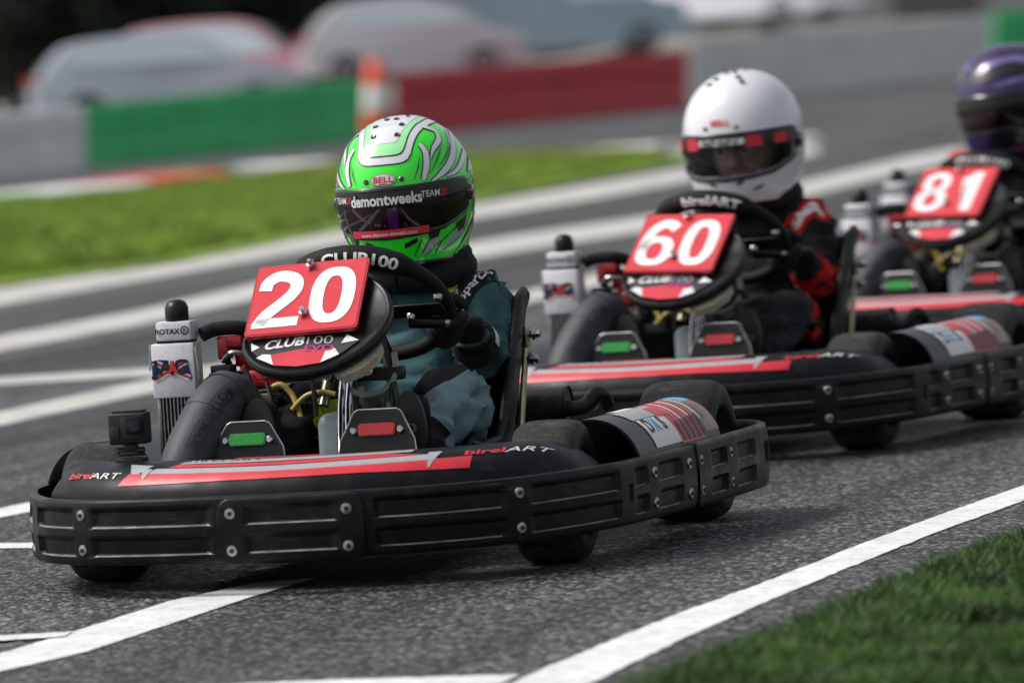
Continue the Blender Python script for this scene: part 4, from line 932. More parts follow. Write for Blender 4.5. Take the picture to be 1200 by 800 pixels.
# ------------------------------------------------------------------ ground
def asphalt():
    M = bpy.data.materials.new('asphalt'); M.use_nodes = True; nt = M.node_tree; N = nt.nodes; L = nt.links; b = N['Principled BSDF']
    tc = N.new('ShaderNodeTexCoord')
    vo = N.new('ShaderNodeTexVoronoi'); vo.inputs['Scale'].default_value = 82; vo.inputs['Randomness'].default_value = 1; L.new(tc.outputs['Object'], vo.inputs['Vector'])
    sep = N.new('ShaderNodeSeparateColor'); L.new(vo.outputs['Color'], sep.inputs['Color'])
    r = N.new('ShaderNodeValToRGB'); e = r.color_ramp.elements; e[0].position = 0; e[0].color = (.007, .0075, .0075, 1); e[1].position = 1; e[1].color = (.36, .365, .355, 1)
    e2 = r.color_ramp.elements.new(.60); e2.color = (.070, .0725, .0715, 1); L.new(sep.outputs['Red'], r.inputs['Fac'])
    dd = N.new('ShaderNodeMapRange'); dd.inputs['From Min'].default_value = .2; dd.inputs['From Max'].default_value = .75; dd.inputs['To Min'].default_value = 1.; dd.inputs['To Max'].default_value = .32; L.new(vo.outputs['Distance'], dd.inputs['Value'])
    big = N.new('ShaderNodeTexNoise'); big.inputs['Scale'].default_value = .7; big.inputs['Detail'].default_value = 6; mp = N.new('ShaderNodeMapping'); mp.inputs['Rotation'].default_value = (0, 0, rad(-16)); mp.inputs['Scale'].default_value = (.25, 1.6, 1)
    L.new(tc.outputs['Object'], mp.inputs['Vector']); L.new(mp.outputs['Vector'], big.inputs['Vector'])
    br = N.new('ShaderNodeMapRange'); br.inputs['From Min'].default_value = .3; br.inputs['From Max'].default_value = .7; br.inputs['To Min'].default_value = .55; br.inputs['To Max'].default_value = 1.4; L.new(big.outputs['Fac'], br.inputs['Value'])
    m1 = N.new('ShaderNodeMath'); m1.operation = 'MULTIPLY'; L.new(dd.outputs['Result'], m1.inputs[0]); L.new(br.outputs['Result'], m1.inputs[1])
    rub = N.new('ShaderNodeTexNoise'); rub.inputs['Scale'].default_value = 1; rub.inputs['Detail'].default_value = 3; mp2 = N.new('ShaderNodeMapping'); mp2.inputs['Rotation'].default_value = (0, 0, rad(-7)); mp2.inputs['Scale'].default_value = (.06, 3.2, 1)
    L.new(tc.outputs['Object'], mp2.inputs['Vector']); L.new(mp2.outputs['Vector'], rub.inputs['Vector'])
    rr_ = N.new('ShaderNodeMapRange'); rr_.inputs['From Min'].default_value = .50; rr_.inputs['From Max'].default_value = .66; rr_.inputs['To Min'].default_value = 1.08; rr_.inputs['To Max'].default_value = .42; L.new(rub.outputs['Fac'], rr_.inputs['Value'])
    m2 = N.new('ShaderNodeMath'); m2.operation = 'MULTIPLY'; L.new(m1.outputs[0], m2.inputs[0]); L.new(rr_.outputs['Result'], m2.inputs[1]); m1 = m2
    mx = N.new('ShaderNodeMix'); mx.data_type = 'RGBA'; mx.blend_type = 'MULTIPLY'; mx.inputs['Factor'].default_value = 1; L.new(r.outputs['Color'], mx.inputs['A'])
    cb = N.new('ShaderNodeCombineColor'); [L.new(m1.outputs[0], cb.inputs[k]) for k in range(3)]; L.new(cb.outputs['Color'], mx.inputs['B'])
    L.new(mx.outputs['Result'], b.inputs['Base Color']); b.inputs['Roughness'].default_value = .62; b.inputs['Specular IOR Level'].default_value = .35
    n2 = N.new('ShaderNodeTexNoise'); n2.inputs['Scale'].default_value = 45; n2.inputs['Detail'].default_value = 4; L.new(tc.outputs['Object'], n2.inputs['Vector'])
    ad = N.new('ShaderNodeMath'); ad.operation = 'MULTIPLY_ADD'; ad.inputs[1].default_value = -1.; L.new(vo.outputs['Distance'], ad.inputs[0]); L.new(n2.outputs['Fac'], ad.inputs[2])
    bp = N.new('ShaderNodeBump'); bp.inputs['Strength'].default_value = .9; bp.inputs['Distance'].default_value = .008; L.new(ad.outputs[0], bp.inputs['Height']); L.new(bp.outputs['Normal'], b.inputs['Normal'])
    MT['asphalt'] = M
asphalt()
def paint():
    M = mat('road_paint', (.76, .76, .75), .6, var=.10, vscale=6, dirt=((.16, .16, .16), 28, .75), bump=.6, bscale=90, bdist=.005); MT['road_paint'] = M; MT['road_paint_worn'] = mat('road_paint_worn', (.50, .49, .46), .7, var=.2, vscale=3, dirt=((.12, .12, .115), 5, .8))
paint()
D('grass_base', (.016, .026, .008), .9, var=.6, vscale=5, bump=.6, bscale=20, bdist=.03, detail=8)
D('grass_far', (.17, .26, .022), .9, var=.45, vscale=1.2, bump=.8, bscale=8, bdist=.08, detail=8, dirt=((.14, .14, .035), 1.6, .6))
D('gravel', (.27, .25, .225), .9, var=.25, vscale=.6, detail=8)
D('concrete', (.84, .83, .80), .85, var=.12, vscale=1.2, dirt=((.25, .24, .22), 3, .5))
def ground_z(d, l):                                  # level track, a gentle bank beyond the barriers
    t = min(1, max(0, (d-92)/12)); t = t*t*(3-2*t)
    far = min(1, max(0, (d-60)/30))
    return t*(1.0+.065*l) if d > 92 else 0.
dl = [-1, 2, 5, 8, 11, 14, 18, 24, 32, 42, 55, 70, 80, 88, 92]; ll = list(np.linspace(-60, 60, 25))
mb = MB(); P = []
big = [(-1200, -1200), (1200, -1200), (1200, 1200), (-1200, 1200)]
mb.add([(*fl(d, l), 0) for d, l in [(-900, -1500), (1000, -1500), (1000, 1500), (-900, 1500)]], [(0, 1, 2, 3)], 0)
tag(mb.build('road', ['asphalt'], smooth=False), kind='structure')
def bz(d, l):
    lc = max(-16., min(16., l)); t = min(1, max(0, (d-(111+4.1*lc))/7)); t = t*t*(3-2*t); return t*(.88+.10*max(-6., min(6., lc)))
lw = [-1500, -300, -60, -30, -16]+list(np.linspace(-14, 14, 29))+[16, 30, 60, 300, 1500]; du = [0, .8, 1.6, 2.4, 3.5, 4.5, 5.5, 6.3, 7, 10, 20, 60, 200, 800]
mb = MB(); mb.grid(lambda q, l: (lambda d: np.array([*fl(d, l), bz(d, l)-.004+(.008 if q > 0 else 0)]))(111+4.1*max(-16., min(16., l))+q), du, lw, 0); tag(mb.build('bank', ['gravel']), kind='structure')

LINEZ = [.004]
def marking(upper, lower, z=.0025, n=60, jit=.004, m='road_paint'):
    a = np.array(upper, float); b = np.array(lower, float); t = np.linspace(0, 1, n)
    def samp(q): s = np.concatenate([[0], np.cumsum(np.linalg.norm(np.diff(q, axis=0), axis=1))]); s /= s[-1]; return np.stack([np.interp(t, s, q[:, 0]), np.interp(t, s, q[:, 1])], -1)
    A, B = samp(a), samp(b); vs = []
    for i in range(n):
        g1, g2 = gnd(*A[i], z), gnd(*B[i], z); w = RNG.normal(0, jit, 2); d = g1-g2; d /= (np.linalg.norm(d)+1e-9); vs += [g1+d*w[0], g2+d*w[1]]
    out = lambda q: not (0 < q[0] < 1200 and 0 < q[1] < 800)
    if out(A[0]) and n > 60-1 and A[0][0] < 0 or A[0][0] > 1200:          # the line runs on beyond the frame
        k = 10; e = [vs[0]+(vs[0]-vs[k*2])/np.linalg.norm(vs[0]-vs[k*2])*9, vs[1]+(vs[1]-vs[k*2+1])/np.linalg.norm(vs[1]-vs[k*2+1])*9]; vs = e+vs; n += 1
    if A[-1][1] > 800 or A[-1][0] > 1200:
        k = 10; e = [vs[-2]+(vs[-2]-vs[-2-2*k])/np.linalg.norm(vs[-2]-vs[-2-2*k])*9, vs[-1]+(vs[-1]-vs[-1-2*k])/np.linalg.norm(vs[-1]-vs[-1-2*k])*9]; vs = vs+e; n += 1
    mb = MB(); mb.add(vs, [(2*i, 2*i+1, 2*i+3, 2*i+2) for i in range(n-1)], 0)
    return tag(mb.build('road_marking', [m], smooth=False), kind='structure')
marking([(1330, 522), (1200, 568), (1100, 603), (1000, 640), (900, 680), (800, 716), (700, 756), (620, 790), (596, 800), (520, 836)], [(1330, 540), (1200, 586), (1100, 622), (1000, 662), (900, 703), (800, 748), (740, 776), (690, 801), (600, 846)], n=140)
marking([(180, 806), (350, 797), (480, 793), (610, 789)], [(180, 818), (350, 807), (480, 803), (585, 801)], z=.005)
marking([(-120, 800), (0, 765), (100, 735), (200, 703), (295, 683), (372, 676)], [(-120, 825), (0, 786), (100, 763), (200, 730), (290, 700), (345, 684)], n=90)
marking([(-120, 748), (0, 744), (85, 739)], [(-120, 755), (0, 750), (75, 745)], z=.005)
marking([(-100, 612), (0, 595), (60, 583), (130, 572)], [(-100, 625), (0, 606), (60, 594), (130, 582)])
marking([(-100, 637), (0, 636), (130, 634)], [(-100, 643), (0, 642), (130, 640)])
marking([(-120, 506), (0, 482), (180, 443), (300, 417), (450, 382), (620, 340), (700, 320), (760, 306)], [(-120, 524), (0, 498), (180, 459), (300, 432), (450, 396), (620, 355), (700, 335), (760, 320)], m='road_paint_worn')
marking([(-120, 455), (0, 442), (175, 431), (300, 426)], [(-120, 464), (0, 451), (175, 440), (300, 431)], z=.005, m='road_paint_worn')
marking([(-120, 420), (0, 393), (170, 362), (300, 331), (450, 303), (600, 276), (815, 245), (940, 213), (1062, 184), (1130, 172)], [(-120, 438), (0, 411), (170, 379), (300, 350), (450, 322), (600, 295), (815, 262), (940, 231), (1065, 200), (1130, 186)], m='road_paint_worn')
marking([(-120, 365), (0, 338), (200, 305), (400, 270), (555, 240), (700, 215), (815, 195), (950, 158)], [(-120, 388), (0, 357), (200, 322), (400, 286), (555, 256), (700, 232), (815, 210), (960, 180)], m='road_paint_worn')
# far grass strip and foreground verge
def sheet(name, pxs, z, m, kind='structure'):
    P = [gnd(*p, z) for p in pxs]; vs, fs = poly2d([(p[0], p[1]) for p in P]); mb = MB(); mb.add([(a, b, z) for a, b in vs], fs, 0); return tag(mb.build(name, [m], smooth=False), kind=kind), P
sheet('grass_verge', [(-900, 520), (-260, 384), (-100, 352), (0, 334), (200, 308), (400, 268), (560, 234), (700, 207), (800, 189), (825, 182), (760, 180), (560, 186), (400, 196), (170, 226), (0, 242), (-260, 276), (-900, 362)], .012, 'grass_far')
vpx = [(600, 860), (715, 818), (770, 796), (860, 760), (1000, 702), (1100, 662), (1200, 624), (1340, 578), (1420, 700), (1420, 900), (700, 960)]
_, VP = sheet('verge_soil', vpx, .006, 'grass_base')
# the verge and the far strip carry on out of the frame
g0, g1 = [gnd(*q)[:2] for q in ((860, 760), (1340, 578))]; g0 = np.array(g0); g1 = np.array(g1); tv = (g1-g0)/np.linalg.norm(g1-g0); nv = np.array([-tv[1], tv[0]]); nv = nv if nv @ RH > 0 else -nv
OUT = [g0-tv*14+nv*.35, g0+nv*.25, g1+nv*.12, g1+tv*14+nv*.2, g1+tv*16+nv*8, g0-tv*14+nv*8]
vs, fs = poly2d([tuple(q) for q in OUT]); mb = MB(); mb.add([(a, b, .0035) for a, b in vs], fs, 0); tag(mb.build('outer_verge', ['grass_base'], smooth=False), kind='structure')
# grass blades
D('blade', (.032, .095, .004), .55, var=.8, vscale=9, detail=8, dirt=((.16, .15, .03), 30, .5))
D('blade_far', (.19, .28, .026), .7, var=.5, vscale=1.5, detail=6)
def inside(px, py, poly):
    c = np.zeros(len(px), bool); n = len(poly)
    for i in range(n):
        x1, y1 = poly[i][:2]; x2, y2 = poly[(i+1) % n][:2]
        c ^= ((y1 > py) != (y2 > py)) & (px < (x2-x1)*(py-y1)/(y2-y1+1e-12)+x1)
    return c
def blades(name, poly, count, h, w, m, z0, thin=.35, label=None):
    poly = np.array([p[:2] for p in poly]); lo_, hi_ = poly.min(0), poly.max(0); xy = RNG.uniform(lo_, hi_, (count, 2)); xy = xy[inside(xy[:, 0], xy[:, 1], poly)]
    nz = np.array([noise.noise(Vector((a*5, b*5, 1.))) for a, b in xy]); ed = np.array([noise.noise(Vector((a*14, b*14, 9.))) for a, b in xy])
    # thin out towards the edge
    dist = np.full(len(xy), 9.)
    for i in range(len(poly)):
        A, B = poly[i], poly[(i+1) % len(poly)]; t = np.clip(((xy-A)@(B-A))/((B-A)@(B-A)), 0, 1); dist = np.minimum(dist, np.linalg.norm(xy-A-t[:, None]*(B-A), axis=1))
    keep = (nz > -thin) & (RNG.random(len(xy)) < np.clip(dist/.16+ed*.9, .0, 1)); xy = xy[keep]; nz = nz[keep]; dist = dist[keep]; n = len(xy)
    hh = h*(.5+.8*RNG.random(n)+.6*nz)*np.clip(.4+dist/.3, .4, 1); a = RNG.uniform(0, 2*PI, n); ln = RNG.uniform(.2, .9, n)*hh; la = RNG.uniform(0, 2*PI, n); ww = w*(.6+.8*RNG.random(n))
    dx, dy = np.cos(a)*ww/2, np.sin(a)*ww/2; z = np.full(n, z0)
    p0 = np.stack([xy[:, 0]-dx, xy[:, 1]-dy, z], -1); p1 = np.stack([xy[:, 0]+dx, xy[:, 1]+dy, z], -1)
    mx_, my_ = xy[:, 0]+np.cos(la)*ln*.4, xy[:, 1]+np.sin(la)*ln*.4
    p2 = np.stack([mx_+dx*.8, my_+dy*.8, z+hh*.6], -1); p3 = np.stack([mx_-dx*.8, my_-dy*.8, z+hh*.6], -1); p4 = np.stack([xy[:, 0]+np.cos(la)*ln, xy[:, 1]+np.sin(la)*ln, z+hh], -1)
    V = np.stack([p0, p1, p2, p3, p4], 1).reshape(-1, 3); me = bpy.data.meshes.new(name); idx = np.arange(n)*5
    F = [(i, i+1, i+2, i+3) for i in idx]+[(i+3, i+2, i+4) for i in idx]; me.from_pydata(V.tolist(), [], F); me.materials.append(MT[m]); o = bpy.data.objects.new(name, me); COL.objects.link(o)
    return tag(o, label, 'grass', kind='stuff')
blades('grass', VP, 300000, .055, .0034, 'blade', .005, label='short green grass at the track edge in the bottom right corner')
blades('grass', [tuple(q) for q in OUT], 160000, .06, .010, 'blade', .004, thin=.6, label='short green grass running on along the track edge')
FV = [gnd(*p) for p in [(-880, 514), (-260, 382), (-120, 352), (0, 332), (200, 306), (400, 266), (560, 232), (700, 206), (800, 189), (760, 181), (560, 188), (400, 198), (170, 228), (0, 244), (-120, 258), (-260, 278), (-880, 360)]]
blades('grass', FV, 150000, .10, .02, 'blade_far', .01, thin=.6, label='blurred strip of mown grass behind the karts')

# ------------------------------------------------------------------ kerb blocks beyond the grass
D('kerb_white', (.74, .74, .73), .7, var=.1); D('kerb_red', (.65, .07, .05), .7, var=.15); D('kerb_green', (.06, .36, .05), .7, var=.15)
def slab(name, x0, y0, x1, y1, m, hgt, dep, label, cat, group):
    a, b = gnd(x0, y0), gnd(x1, y1); t = (b-a)/np.linalg.norm(b-a); nrm = np.array([-t[1], t[0], 0.])
    if nrm[:2] @ FH < 0: nrm = -nrm
    L_ = np.linalg.norm(b-a); o = MB(); sec = [(0, 0), (.02, hgt*.7), (.10, hgt), (dep-.1, hgt), (dep, 0)]; us_ = np.linspace(0, 1, 8)
    vs = [a+t*L_*u+nrm*p[0]+np.array([0, 0, p[1]+.002]) for u in us_ for p in sec]; k = len(sec)
    o.add(vs, [(i*k+j, i*k+j+1, (i+1)*k+j+1, (i+1)*k+j) for i in range(7) for j in range(k-1)]+[tuple(range(k)), tuple(7*k+j for j in range(k))], 0)
    return tag(o.build(name, [m]), label, cat, group)
kg = 'painted kerb blocks along the far grass edge'
for x0, y0, x1, y1, m, lab in ((-60, 247, 55, 238, 'kerb_green', 'green kerb block at the left edge beyond the grass'), (60, 236, 180, 222, 'kerb_white', 'white kerb block below the joint of white and green barriers'), (184, 220, 272, 209, 'kerb_red', 'red orange kerb block below the green barrier'), (276, 208, 318, 203, 'kerb_green', 'short green kerb block right of the red kerb block'), (322, 205, 395, 196, 'kerb_white', 'white kerb block left of the green helmet'), (670, 186, 760, 181, 'kerb_white', 'white kerb block left of the white helmet'), (905, 176, 962, 168, 'kerb_white', 'short white kerb block right of the white helmet')):
    slab('kerb', x0, y0, x1, y1, m, .10, 1.1, lab, 'kerb', kg)

# ------------------------------------------------------------------ barriers
D('bar_green', (.012, .62, .17), .5, var=.12, vscale=.8, dirt=((.03, .10, .05), 2, .4)); D('bar_red', (.62, .010, .036), .5, var=.12, vscale=.8, dirt=((.12, .01, .02), 2, .4)); D('bar_white', (.84, .84, .83), .6, var=.15, vscale=.8); D('bar_dark', (.02, .02, .02), .7)
D('cone_orange', (.90, .09, .03), .5); D('cone_white', (.75, .72, .70), .5)
def barrier(px, depth, m, label, name='safety_barrier', cat='barrier', group='barriers along the far edge of the track', thick=.7, ribs=False):
    # px: top-left, top-right, bottom-right, bottom-left measured at the given depth
    tl, tr, br_, bl = [at(*p, d) for p, d in zip(px, (depth[0], depth[1], depth[1], depth[0]))]
    nb = np.array([*FH, 0.])*thick; mb = MB(); k = 13; vs = []
    prof = [(0, 0.), (0.03, .02), (.45, .0), (.5, .04), (.55, 0), (.93, .0), (.985, .03), (1, .10)]
    for i in range(k):
        t = i/(k-1); T = tl+(tr-tl)*t; B = bl+(br_-bl)*t; B = np.array([B[0], B[1], min(B[2], 0.)]) if B[2] < .35 else B
        for h, o in prof: vs.append(B+(T-B)*h+nb*o)
        for h, o in prof[::-1]: vs.append(B+(T-B)*h+nb*(1-o))
    n2 = 2*len(prof); fs = [(i*n2+j, i*n2+(j+1) % n2, (i+1)*n2+(j+1) % n2, (i+1)*n2+j) for i in range(k-1) for j in range(n2)]+[tuple(range(n2))[::-1], tuple((k-1)*n2+j for j in range(n2))]
    mb.add(vs, fs, 0)
    if ribs:
        for i in range(0, k, 2):
            t = min(max(i/(k-1), .01), .99); T = tl+(tr-tl)*t; B = bl+(br_-bl)*t; B[2] = max(B[2], .02); mb.tube([B-nb*.01, B+(T-B)*.95-nb*.01], .012, 1, 6)
    return tag(mb.build(name, [m, 'bar_dark'], ang=40), label, cat, group)
barrier([(-160, 150), (96, 125), (96, 200), (-160, 226)], (77, 83), 'bar_white', 'blurred white barrier at the left edge of the picture')
barrier([(98, 124), (426, 92), (426, 162), (98, 194)], (86, 99), 'bar_green', 'long blurred green barrier left of the traffic cone')
barrier([(462, 87), (808, 59), (808, 130), (462, 152)], (101, 116), 'bar_red', 'long blurred dark red barrier right of the traffic cone')
barrier([(1166, 14), (1420, -8), (1420, 62), (1166, 84)], (152, 165), 'bar_green', 'blurred green barrier in the top right corner behind the purple helmet')
barrier([(810, 48), (1164, 18), (1164, 92), (810, 118)], (117, 150), 'concrete', 'pale grey concrete wall right of the red barrier', 'track_wall', 'wall', None, .3, False)
# traffic cone
cb_ = at(444, 160, 100); hh = 1.02
CN = empty('traffic_cone', (cb_[0], cb_[1], 0)); tag(CN, 'orange and white traffic cone between green and red barriers', 'traffic cone')
top = at(442, 68, 100)[2]
mb = MB(); mb.lathe([(.34, .04), (.33, .06), (.265, top*.32)], mi=0, seg=28); mb.lathe([(.265, top*.32), (.17, top*.66)], mi=1, seg=28); mb.lathe([(.17, top*.66), (.10, top*.97), (.07, top), (0, top)], mi=0, seg=28); mb.build('cone_body', ['cone_orange', 'cone_white'], CN)
mb = MB(); mb.box((0, 0, .025), (.82, .82, .05), 0, .02); mb.build('cone_base', ['cone_orange'], CN)

# ------------------------------------------------------------------ parked cars on the bank
D('car_glass', (.50, .60, .64), .12, coat=1.); D('car_tyre', (.02, .02, .02), .8); D('car_rim', (.12, .12, .13), .35, metal=.8); D('lamp_red', (.4, .01, .01), .2); D('lamp_clear', (.7, .7, .7), .15)  # car glass: bluish reflected glare put into the pale base colour
CARS = {'silverblue': (.36, .41, .46), 'redcar': (.46, .20, .24), 'silver': (.42, .425, .45), 'bluevan': (.24, .33, .39), 'whitecar': (.55, .55, .60)}
for k, c in CARS.items(): D('paint_'+k, c, .25, coat=.8, var=.05)
def car(px, py, depth, yaw, paintk, label, van=False, L=4.7, W=1.95, Hc=1.62, name='parked_car', cat='car', group='cars parked behind the barriers'):
    p = at(px, py, depth); d_ = (p[:2]-CAM_C[:2])@FH; l_ = (p[:2]-CAM_C[:2])@RH
    root = empty(name, (p[0], p[1], bz(d_, l_)), CAM_AZ-PI/2+yaw); tag(root, label, cat, group)
    h = L/2
    if van: body = [(-h, .45), (-h, 1.0), (-h+.05, Hc-.2), (-h+.2, Hc-.02), (0, Hc), (h-1.6, Hc-.03), (h-1.35, Hc-.12), (h-.75, 1.2), (h-.2, 1.05), (h-.03, .85), (h, .5), (h-.05, .3), (-h+.05, .3)]; gl = [(h-1.32, Hc-.2), (h-.85, 1.18), (h-2.4, 1.18), (h-2.4, Hc-.2)]
    else: body = [(-h, .5), (-h+.02, .85), (-h+.15, 1.0), (-h+.45, 1.35), (-h+.8, Hc-.08), (-.4, Hc), (.3, Hc-.03), (.7, Hc-.18), (1.25, 1.1), (h-.6, .98), (h-.12, .82), (h, .55), (h-.05, .28), (-h+.08, .28)]; gl = [(-h+.65, 1.12), (-h+.85, Hc-.14), (-.4, Hc-.09), (.25, Hc-.11), (.62, Hc-.24), (1.08, 1.1)]
    P = cr(body+[body[0]], 4)[:-1]; mb = MB(); k = len(P); cols = []
    for y, sc_ in ((-1, .0), (-.98, .03), (-.92, .0), (0, 0), (.92, 0), (.98, .03), (1, .0)):
        pass
    secs = [(-.5, .955), (-.485, .985), (-.44, 1.), (.44, 1.), (.485, .985), (.5, .955)]
    vs = []
    for yf, s_ in secs:
        for x, z in P:
            tap = 1-.16*max(0, (z-1.0)/(Hc-1.0)); vs.append((x*s_, yf*W*tap, .3+(z-.3)*s_))
    fs = [(i*k+j, i*k+(j+1) % k, (i+1)*k+(j+1) % k, (i+1)*k+j) for i in range(len(secs)-1) for j in range(k)]+[tuple(range(k))[::-1], tuple((len(secs)-1)*k+j for j in range(k))]
    mb.add(vs, fs, 0); mb.build('body', ['paint_'+paintk], root, ang=40)
    for s in (1, -1):
        mb = MB(); vs = [(x, s*(.5*W*(1-.16*max(0, (z-1.)/(Hc-1.)))*.985+.012), z) for x, z in gl]; vs2 = [(x, y-s*.03, z) for x, y, z in vs]; n = len(vs)
        mb.add(vs+vs2, [tuple(range(n)), tuple(range(n, 2*n))[::-1]]+[(i, (i+1) % n, n+(i+1) % n, n+i) for i in range(n)], 0); mb.build('side_window', ['car_glass'], root, ang=30)
        for x in (-h*.62, h*.62):
            w = MB(); w.lathe([(0, .10), (.12, .11), (.2, .09), (.22, .1), (.22, -.1), (0, -.1)], axis=(0, s, 0), mi=0, seg=24); wo = w.build('wheel', ['car_rim'], root); wo.location = (x, s*(W/2-.1), .34)
            t = MB(); t.lathe([(.22, .1), (.25, .115), (.32, .11), (.34, .08), (.34, -.08), (.32, -.11), (.22, -.1)], axis=(0, 1, 0), seg=28); t.build('tyre', ['car_tyre'], wo)
        mb = MB(); mb.box((h-.10, s*W*.36, .78), (.16, .32, .14), 0, .03); mb.build('headlight', ['lamp_clear'], root)
        mb = MB(); mb.box((-h+.08, s*W*.40, .9), (.14, .24, .22), 0, .03); mb.build('tail_light', ['lamp_red'], root)
    mb = MB()
    xs0, zs0, xs1, zs1 = (h-1.36, Hc-.13, h-.80, 1.17) if van else (.70, Hc-.16, 1.20, 1.12)
    wy = W*.40; nx, nz = .6, .75
    q = [(xs0+.02, -wy*.86, zs0), (xs0+.02, wy*.86, zs0), (xs1+.03, wy, zs1), (xs1+.03, -wy, zs1)]; mb.add(q+[(x-.03, y, z-.03) for x, y, z in q], [(0, 1, 2, 3), (7, 6, 5, 4), (0, 4, 5, 1), (1, 5, 6, 2), (2, 6, 7, 3), (3, 7, 4, 0)], 0); mb.build('windscreen', ['car_glass'], root, ang=20)
    return root
car(195, 118, 108, rad(8), 'silverblue', 'pale blue blurred car parked in front of the red roofed car')
car(268, 88, 114, rad(-6), 'redcar', 'dull red roofed blurred car parked at the far left', Hc=1.75)
car(480, 70, 113, rad(6), 'silver', 'silver blurred car parked above the red barrier and cone', L=4.0)
car(660, 50, 127, rad(4), 'bluevan', 'blue grey blurred van parked behind the red barrier', van=True, L=5.0, Hc=2.2, name='parked_van', cat='van')
car(880, 26, 143, rad(-35), 'whitecar', 'white blurred car parked above the concrete wall', L=4.6)

# ------------------------------------------------------------------ dark trees and far hedge behind the cars
D('bark', (.05, .04, .03), .9, var=.3); D('leaf_dark', (.010, .018, .008), .8, var=.6, vscale=.6); D('leaf_mid', (.05, .07, .03), .8, var=.6, vscale=.5)
def tree(px, depth, h, w, label, m='leaf_dark'):
    p = at(px, 60, depth); d_ = (p[:2]-CAM_C[:2])@FH; l_ = (p[:2]-CAM_C[:2])@RH
    root = empty('tree', (p[0], p[1], bz(d_, l_)), 0); tag(root, label, 'tree', 'dark trees behind the parked cars')
    mb = MB(); mb.tube(cr([(0, 0, -.2), (.1, 0, h*.3), (0, .1, h*.6), (.1, .1, h*.9)], 5), list(np.linspace(.22, .04, 16)), 0, 9)
    for k in range(9):
        a = 2*PI*k/9+random.random(); z = h*random.uniform(.15, .7); mb.tube(cr([(0, 0, z), (math.cos(a)*w*.3, math.sin(a)*w*.3, z+h*.12), (math.cos(a)*w*.6, math.sin(a)*w*.6, z+h*.2)], 4), list(np.linspace(.08, .02, 9)), 0, 6)
    mb.build('trunk', ['bark'], root)
    n = 9000; c = RNG.normal(0, 1, (70, 3)); c /= np.linalg.norm(c, axis=1)[:, None]; c *= (RNG.random((70, 1))**.4); c = c*np.array([w*.8, w*.8, h*.5])+np.array([0, 0, h*.52])
    P_ = c[RNG.integers(0, 70, n)]+RNG.normal(0, .32, (n, 3)); P_[:, 2] = np.abs(P_[:, 2])+.02; u = RNG.normal(0, 1, (n, 3)); u /= np.linalg.norm(u, axis=1)[:, None]; v = np.cross(u, RNG.normal(0, 1, (n, 3))); v /= np.linalg.norm(v, axis=1)[:, None]; s_ = RNG.uniform(.07, .16, (n, 1))
    V_ = np.stack([P_-u*s_, P_+v*s_*.6, P_+u*s_, P_-v*s_*.6], 1).reshape(-1, 3); me = bpy.data.meshes.new('crown'); me.from_pydata(V_.tolist(), [], [(4*i, 4*i+1, 4*i+2, 4*i+3) for i in range(n)]); me.materials.append(MT[m]); o = bpy.data.objects.new('crown', me); COL.objects.link(o); o.parent = root
for px, dep, h, w, lab in ((-110, 124, 5.0, 2.6, 'dark tree just outside the left edge behind the parked cars'), (30, 122, 5.5, 2.8, 'dark tree in the top left corner'), (170, 124, 5.2, 2.6, 'dark tree behind the pale blue car'), (320, 126, 5.5, 2.8, 'dark tree behind the red roofed car'), (440, 128, 5.0, 2.6, 'dark tree behind the silver car')):
    tree(px, dep, h, w, lab)
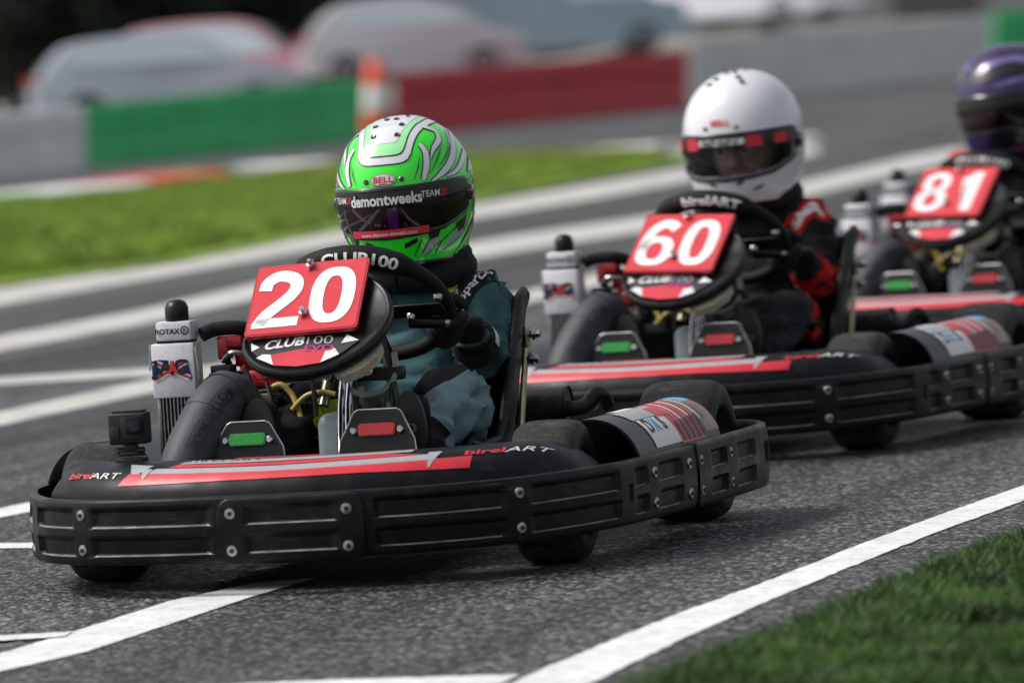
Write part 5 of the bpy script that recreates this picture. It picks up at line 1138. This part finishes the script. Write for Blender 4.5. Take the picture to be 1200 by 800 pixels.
# long low grey building closing the view on the right
D('shed_wall', (.30, .30, .30), .8, var=.12, vscale=.3); D('shed_roof', (.18, .18, .19), .6, var=.1, vscale=.4); D('shed_door', (.10, .10, .11), .6)
a = at(540, 40, 185); bb = at(1500, 40, 185)
SB = empty('storage_shed', ((a[0]+bb[0])/2, (a[1]+bb[1])/2, .6), CAM_AZ-PI/2); tag(SB, 'long blurred grey shed behind the blue van and white car', 'shed')
Lb = float(np.linalg.norm(bb-a))
mb = MB(); mb.box((0, 0, 1.9), (Lb, 5, 4.4), 0, .03); mb.build('wall', ['shed_wall'], SB, ang=30)
mb = MB(); mb.add([(-Lb/2-.3, -2.9, 4.11), (Lb/2+.3, -2.9, 4.11), (Lb/2+.3, 0, 5.2), (-Lb/2-.3, 0, 5.2), (Lb/2+.3, 2.9, 4.11), (-Lb/2-.3, 2.9, 4.11)], [(0, 1, 2, 3), (3, 2, 4, 5), (0, 3, 5), (1, 4, 2), (0, 5, 4, 1)], 0); mb.build('roof', ['shed_roof'], SB, ang=20)
for k in range(4):
    mb = MB(); mb.box((-Lb/2+2.4+k*Lb/4.2, -2.53, 1.5), (2.6, .06, 2.6), 0, .01)
    for j in range(6): mb.box((-Lb/2+2.4+k*Lb/4.2, -2.565, .4+j*.42), (2.5, .02, .03), 0, 0)
    mb.build('door', ['shed_door'], SB, ang=20)

# ------------------------------------------------------------------ light
w = bpy.data.worlds.new('World'); sc.world = w; w.use_nodes = True; nt = w.node_tree; bg = nt.nodes['Background']
sky = nt.nodes.new('ShaderNodeTexSky'); sky.sky_type = 'NISHITA'; sky.sun_disc = False
SUN_AZ, SUN_EL = rad(-75), rad(50)
sky.sun_elevation = SUN_EL; sky.sun_rotation = PI/2-SUN_AZ; sky.air_density = 1.; sky.dust_density = 4.; sky.ozone_density = .6
hs = nt.nodes.new('ShaderNodeHueSaturation'); hs.inputs['Saturation'].default_value = .35
nt.links.new(sky.outputs['Color'], hs.inputs['Color']); nt.links.new(hs.outputs['Color'], bg.inputs['Color']); bg.inputs['Strength'].default_value = .145
sl_ = bpy.data.lights.new('sun', 'SUN'); sl_.energy = 2.5; sl_.angle = rad(22); sl_.color = (1, .97, .93); so = bpy.data.objects.new('sun', sl_); COL.objects.link(so)
sd = Vector((math.cos(SUN_AZ)*math.cos(SUN_EL), math.sin(SUN_AZ)*math.cos(SUN_EL), math.sin(SUN_EL))); so.rotation_mode = 'QUATERNION'; so.rotation_quaternion = sd.to_track_quat('Z', 'Y'); so.location = sd*30
sc.view_settings.view_transform = 'Standard'; sc.view_settings.look = 'None'; sc.view_settings.exposure = 0; sc.view_settings.gamma = 1
sc.render.engine = 'CYCLES'; sc.cycles.use_denoising = True; sc.cycles.max_bounces = 6; sc.cycles.transparent_max_bounces = 8; sc.cycles.sample_clamp_indirect = 6
